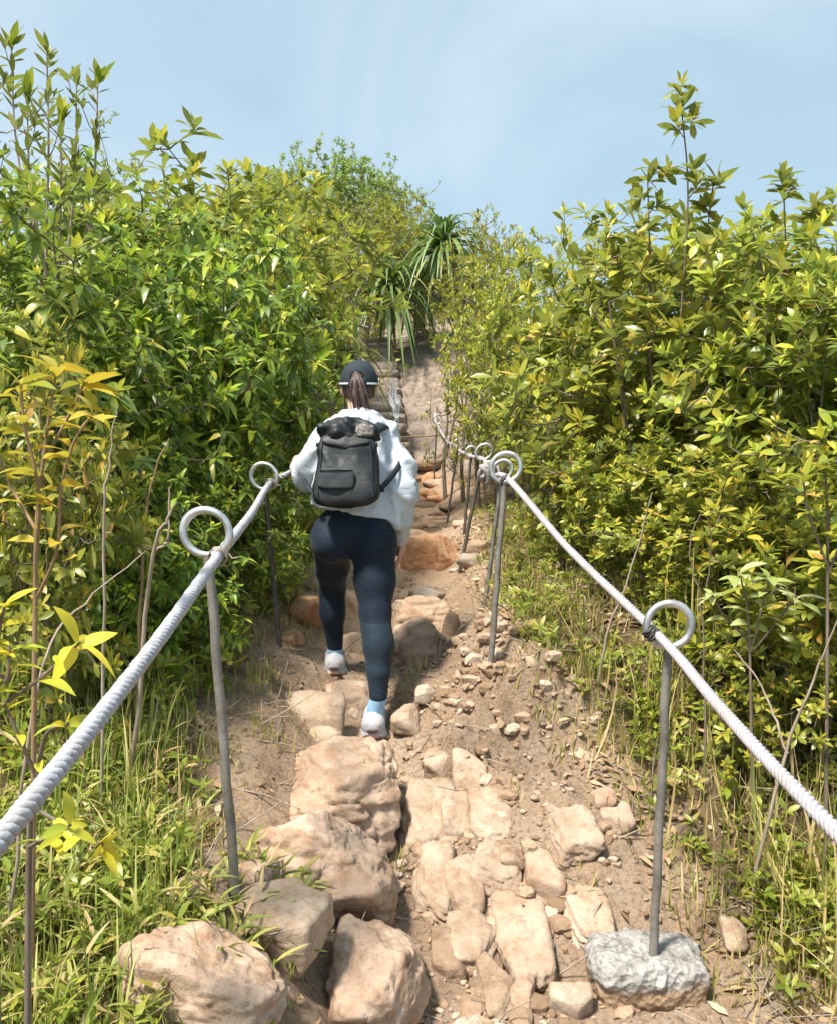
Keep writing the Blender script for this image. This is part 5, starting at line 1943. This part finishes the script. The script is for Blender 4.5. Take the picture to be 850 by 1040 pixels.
def backpack():
    c = P(353, 474, 3.455)
    root = empty('backpack', c, 'black roll-top backpack with grey front pocket on the walker\'s back', 'backpack')
    th = math.radians(-9)
    ct, s_t = math.cos(th), math.sin(th)
    Rm = np.array([[1, 0, 0], [0, ct, s_t], [0, -s_t, ct]])      # lean forward at the top

    def put(V):
        return V @ Rm
    V, Fc = super_box((.122, .056, .148), 5.0, 5)
    tz = V[:, 2] / .150
    V[:, 0] *= 1 - .09 * tz - .03 * np.clip(tz, 0, 1) ** 3
    V[:, 1] *= 1.12 - .28 * np.clip(tz, -1, 1)
    V[:, 1] -= .018 * (1 - tz)
    V[:, 2] -= .02
    N = unit(V)
    cr = 1 - 2 * np.abs(vnoise(V * [9, 9, 13] + V[:, [2, 0, 1]] * 5, 61))
    V = V + N * (.012 * cr + .006 * fbm(V * 22, 3, 63))[:, None]
    mb = MB()
    mb.add(put(V), Fc)
    mb.build('bag_body', M['bag'], root)
    # crumpled roll top
    V, Fc = super_box((.122, .044, .048), 2.8, 5)
    x = V[:, 0] / .122
    V[:, 2] += .150 + .012 * np.sin(x * 4 + 1) + .016 * (x < -.1) * np.clip(-x, 0, 1)
    V[:, 1] += .012 * np.sin(x * 6)
    cr = 1 - 2 * np.abs(vnoise(V * [15, 15, 30] + V[:, [2, 0, 1]] * 14, 71))
    V = V + unit(V - [0, 0, .15]) * (.014 * cr + .008 * fbm(V * 34, 3, 73))[:, None]
    mb = MB()
    mb.add(put(V + [.004, -.006, -.008]), Fc)
    rt = mb.build('roll_top', M['bag'], root)
    V, Fc = super_box((.040, .010, .027), 3, 4)
    V = V + unit(V) * (.006 * fbm(V * 50, 3, 75))[:, None]
    mb = MB()
    mb.add(put(V + [.075, -.046, .142]), Fc)
    mb.build('print', M['bag_print'], rt)
    # flap fold across the top of the bag
    V, Fc = super_box((.100, .015, .011), 3, 4)
    V[:, 2] -= .030 * (1 - np.abs(V[:, 0]) / .13)
    V = V + unit(V) * (.006 * fbm(V * 26, 3, 77))[:, None]
    mb = MB()
    mb.add(put(V + [0, -.058, .100]), Fc)
    mb.build('flap', M['bag'], root)
    # front pocket
    V, Fc = super_box((.072, .009, .040), 7, 4)
    V = V + [0, 1, 0] * (.003 * fbm(V * 25, 2, 79))[:, None]
    mb = MB()
    mb.add(put(V + [-.036, -.105, -.065]), Fc)
    pk = mb.build('pocket', M['bag_panel'], root)
    mb = MB()
    tube(mb, put(np.array([[-.102, -.115, -.032], [-.07, -.117, -.031], [-.02, -.117, -.031], [.030, -.115, -.032]])), .0028, 6)
    mb.build('zip', M['bag_strap'], pk)
    # piping along both front edges
    for s_ in (-1, 1):
        mb = MB()
        z = np.linspace(-.14, .10, 16)
        tz = (z + .02) / .15
        xx = s_ * .104 * (1 - .09 * tz)
        yy = -.0585 * (1.12 - .28 * tz) - .018 * (1 - tz) - .004 + .002 * np.sin(z * 60)
        tube(mb, put(np.stack([xx, yy + .002, z], -1)), .0022, 6)
        mb.build('piping', M['bag_strap'], root)
    # buckles
    for s_ in (-1, 1):
        mb = MB()
        V, Fc = super_box((.014, .010, .009), 5, 3)
        mb.add(put(V + [s_ * .113, -.03, .085]), Fc)
        mb.build('buckle', M['bag_strap'], root)
    # straps
    o = c
    L = lambda px, py, d: P(px, py, d) - o
    for pts in ([L(334, 436, 3.50), L(331, 431, 3.58), L(330, 432, 3.67), L(331, 444, 3.79), L(333, 470, 3.83)], [L(381, 437, 3.50), L(389, 432, 3.585), L(393, 433, 3.67), L(392, 444, 3.79), L(390, 470, 3.83)]):
        mb = MB()
        q = spline(pts, 20)
        band(mb, q, .045, .010, q - L(362, 470, 3.66))
        mb.build('strap', M['bag_strap'], root)
    for pts in ([L(383, 500, 3.46), L(391, 492, 3.47), L(401, 480, 3.505), L(407, 470, 3.56)], [L(318, 500, 3.47), L(313, 494, 3.50), L(309, 486, 3.58)]):
        mb = MB()
        q = spline(pts, 14)
        band(mb, q, .022, .005, (.5, -1, .1))
        mb.build('webbing', M['bag_strap'], root)
    mb = MB()
    V, Fc = super_box((.012, .009, .016), 5, 3)
    mb.add(V + L(388, 496, 3.455), Fc)
    mb.build('buckle', M['bag_strap'], root)


backpack()
# ================================================================== light, sky, camera
def sky_and_camera():
    w = bpy.data.worlds.new('World')
    S.world = w
    w.use_nodes = True
    t = w.node_tree
    bg = t.nodes['Background']
    bg.inputs['Strength'].default_value = SKY
    st = t.nodes.new('ShaderNodeTexSky')
    st.sky_type = 'NISHITA'
    st.sun_disc = False
    sd = unit(np.array(SUN))
    st.sun_elevation = math.asin(sd[2])
    st.sun_rotation = math.atan2(sd[0], sd[1])
    st.air_density = 1.0
    st.dust_density = 2.5
    st.ozone_density = 1.5
    tc = t.nodes.new('ShaderNodeTexCoord')
    mp = t.nodes.new('ShaderNodeMapping')
    mp.inputs['Scale'].default_value = (1, 1, 1.6)
    mp.inputs['Location'].default_value = CLOUD
    t.links.new(tc.outputs['Generated'], mp.inputs[0])
    nz = t.nodes.new('ShaderNodeTexNoise')
    nz.inputs['Scale'].default_value = 2.1
    nz.inputs['Detail'].default_value = 6
    nz.inputs['Roughness'].default_value = .5
    nz.inputs['Distortion'].default_value = .5
    t.links.new(mp.outputs[0], nz.inputs['Vector'])
    rp = t.nodes.new('ShaderNodeValToRGB')
    rp.color_ramp.elements[0].position = .46
    rp.color_ramp.elements[0].color = (.04, .04, .04, 1)
    rp.color_ramp.elements[1].position = .82
    rp.color_ramp.elements[1].color = (.5, .5, .5, 1)
    t.links.new(nz.outputs['Fac'], rp.inputs[0])
    hz = t.nodes.new('ShaderNodeMix')          # thin milky veil over the whole sky
    hz.data_type = 'RGBA'
    hz.inputs[0].default_value = VEIL[3]
    t.links.new(st.outputs[0], hz.inputs[6])
    hz.inputs[7].default_value = (*VEIL[:3], 1)
    mx = t.nodes.new('ShaderNodeMix')
    mx.data_type = 'RGBA'
    t.links.new(rp.outputs[0], mx.inputs[0])
    t.links.new(hz.outputs[2], mx.inputs[6])
    mx.inputs[7].default_value = (*CLOUDC, 1)
    t.links.new(mx.outputs[2], bg.inputs['Color'])
    l = bpy.data.lights.new('sun', 'SUN')
    l.energy = SUNE
    l.angle = math.radians(SUNA)
    l.color = (1.0, .93, .82)
    o = bpy.data.objects.new('sun', l)
    COL.objects.link(o)
    o.location = (-6, -4, 14)
    o.rotation_euler = Vector(-sd).to_track_quat('-Z', 'Y').to_euler()
    c = bpy.data.cameras.new('camera')
    co = bpy.data.objects.new('camera', c)
    COL.objects.link(co)
    co.location = CAM
    co.rotation_euler = (math.radians(90) + PITCH, 0, 0)
    c.sensor_fit = 'VERTICAL'
    c.sensor_height = 36
    c.lens = F / 1040 * 36
    c.clip_start = .05
    c.clip_end = 2000
    S.camera = co
    vs = S.view_settings
    vs.view_transform = 'Standard'
    vs.look = 'None'
    vs.gamma = 1
    vs.exposure = EXPO
    vs.use_curve_mapping = False
    S.render.engine = 'CYCLES'
    cy = S.cycles
    cy.max_bounces = 6
    cy.diffuse_bounces = 3
    cy.glossy_bounces = 2
    cy.transmission_bounces = 4
    cy.transparent_max_bounces = 4
    cy.caustics_reflective = False
    cy.caustics_refractive = False
    cy.use_denoising = True
    cy.use_adaptive_sampling = True
    cy.adaptive_threshold = .02
    cy.sample_clamp_indirect = 6


SUN = (-.36, -.34, .95)
SUNE, SUNA = 3.7, 8
SKY = .098
EXPO = 1.18
CLOUD = (.3, .2, .5)
VEIL = (2.45, 3.45, 3.85, .65)
CLOUDC = (5.2, 5.4, 5.9)
sky_and_camera()
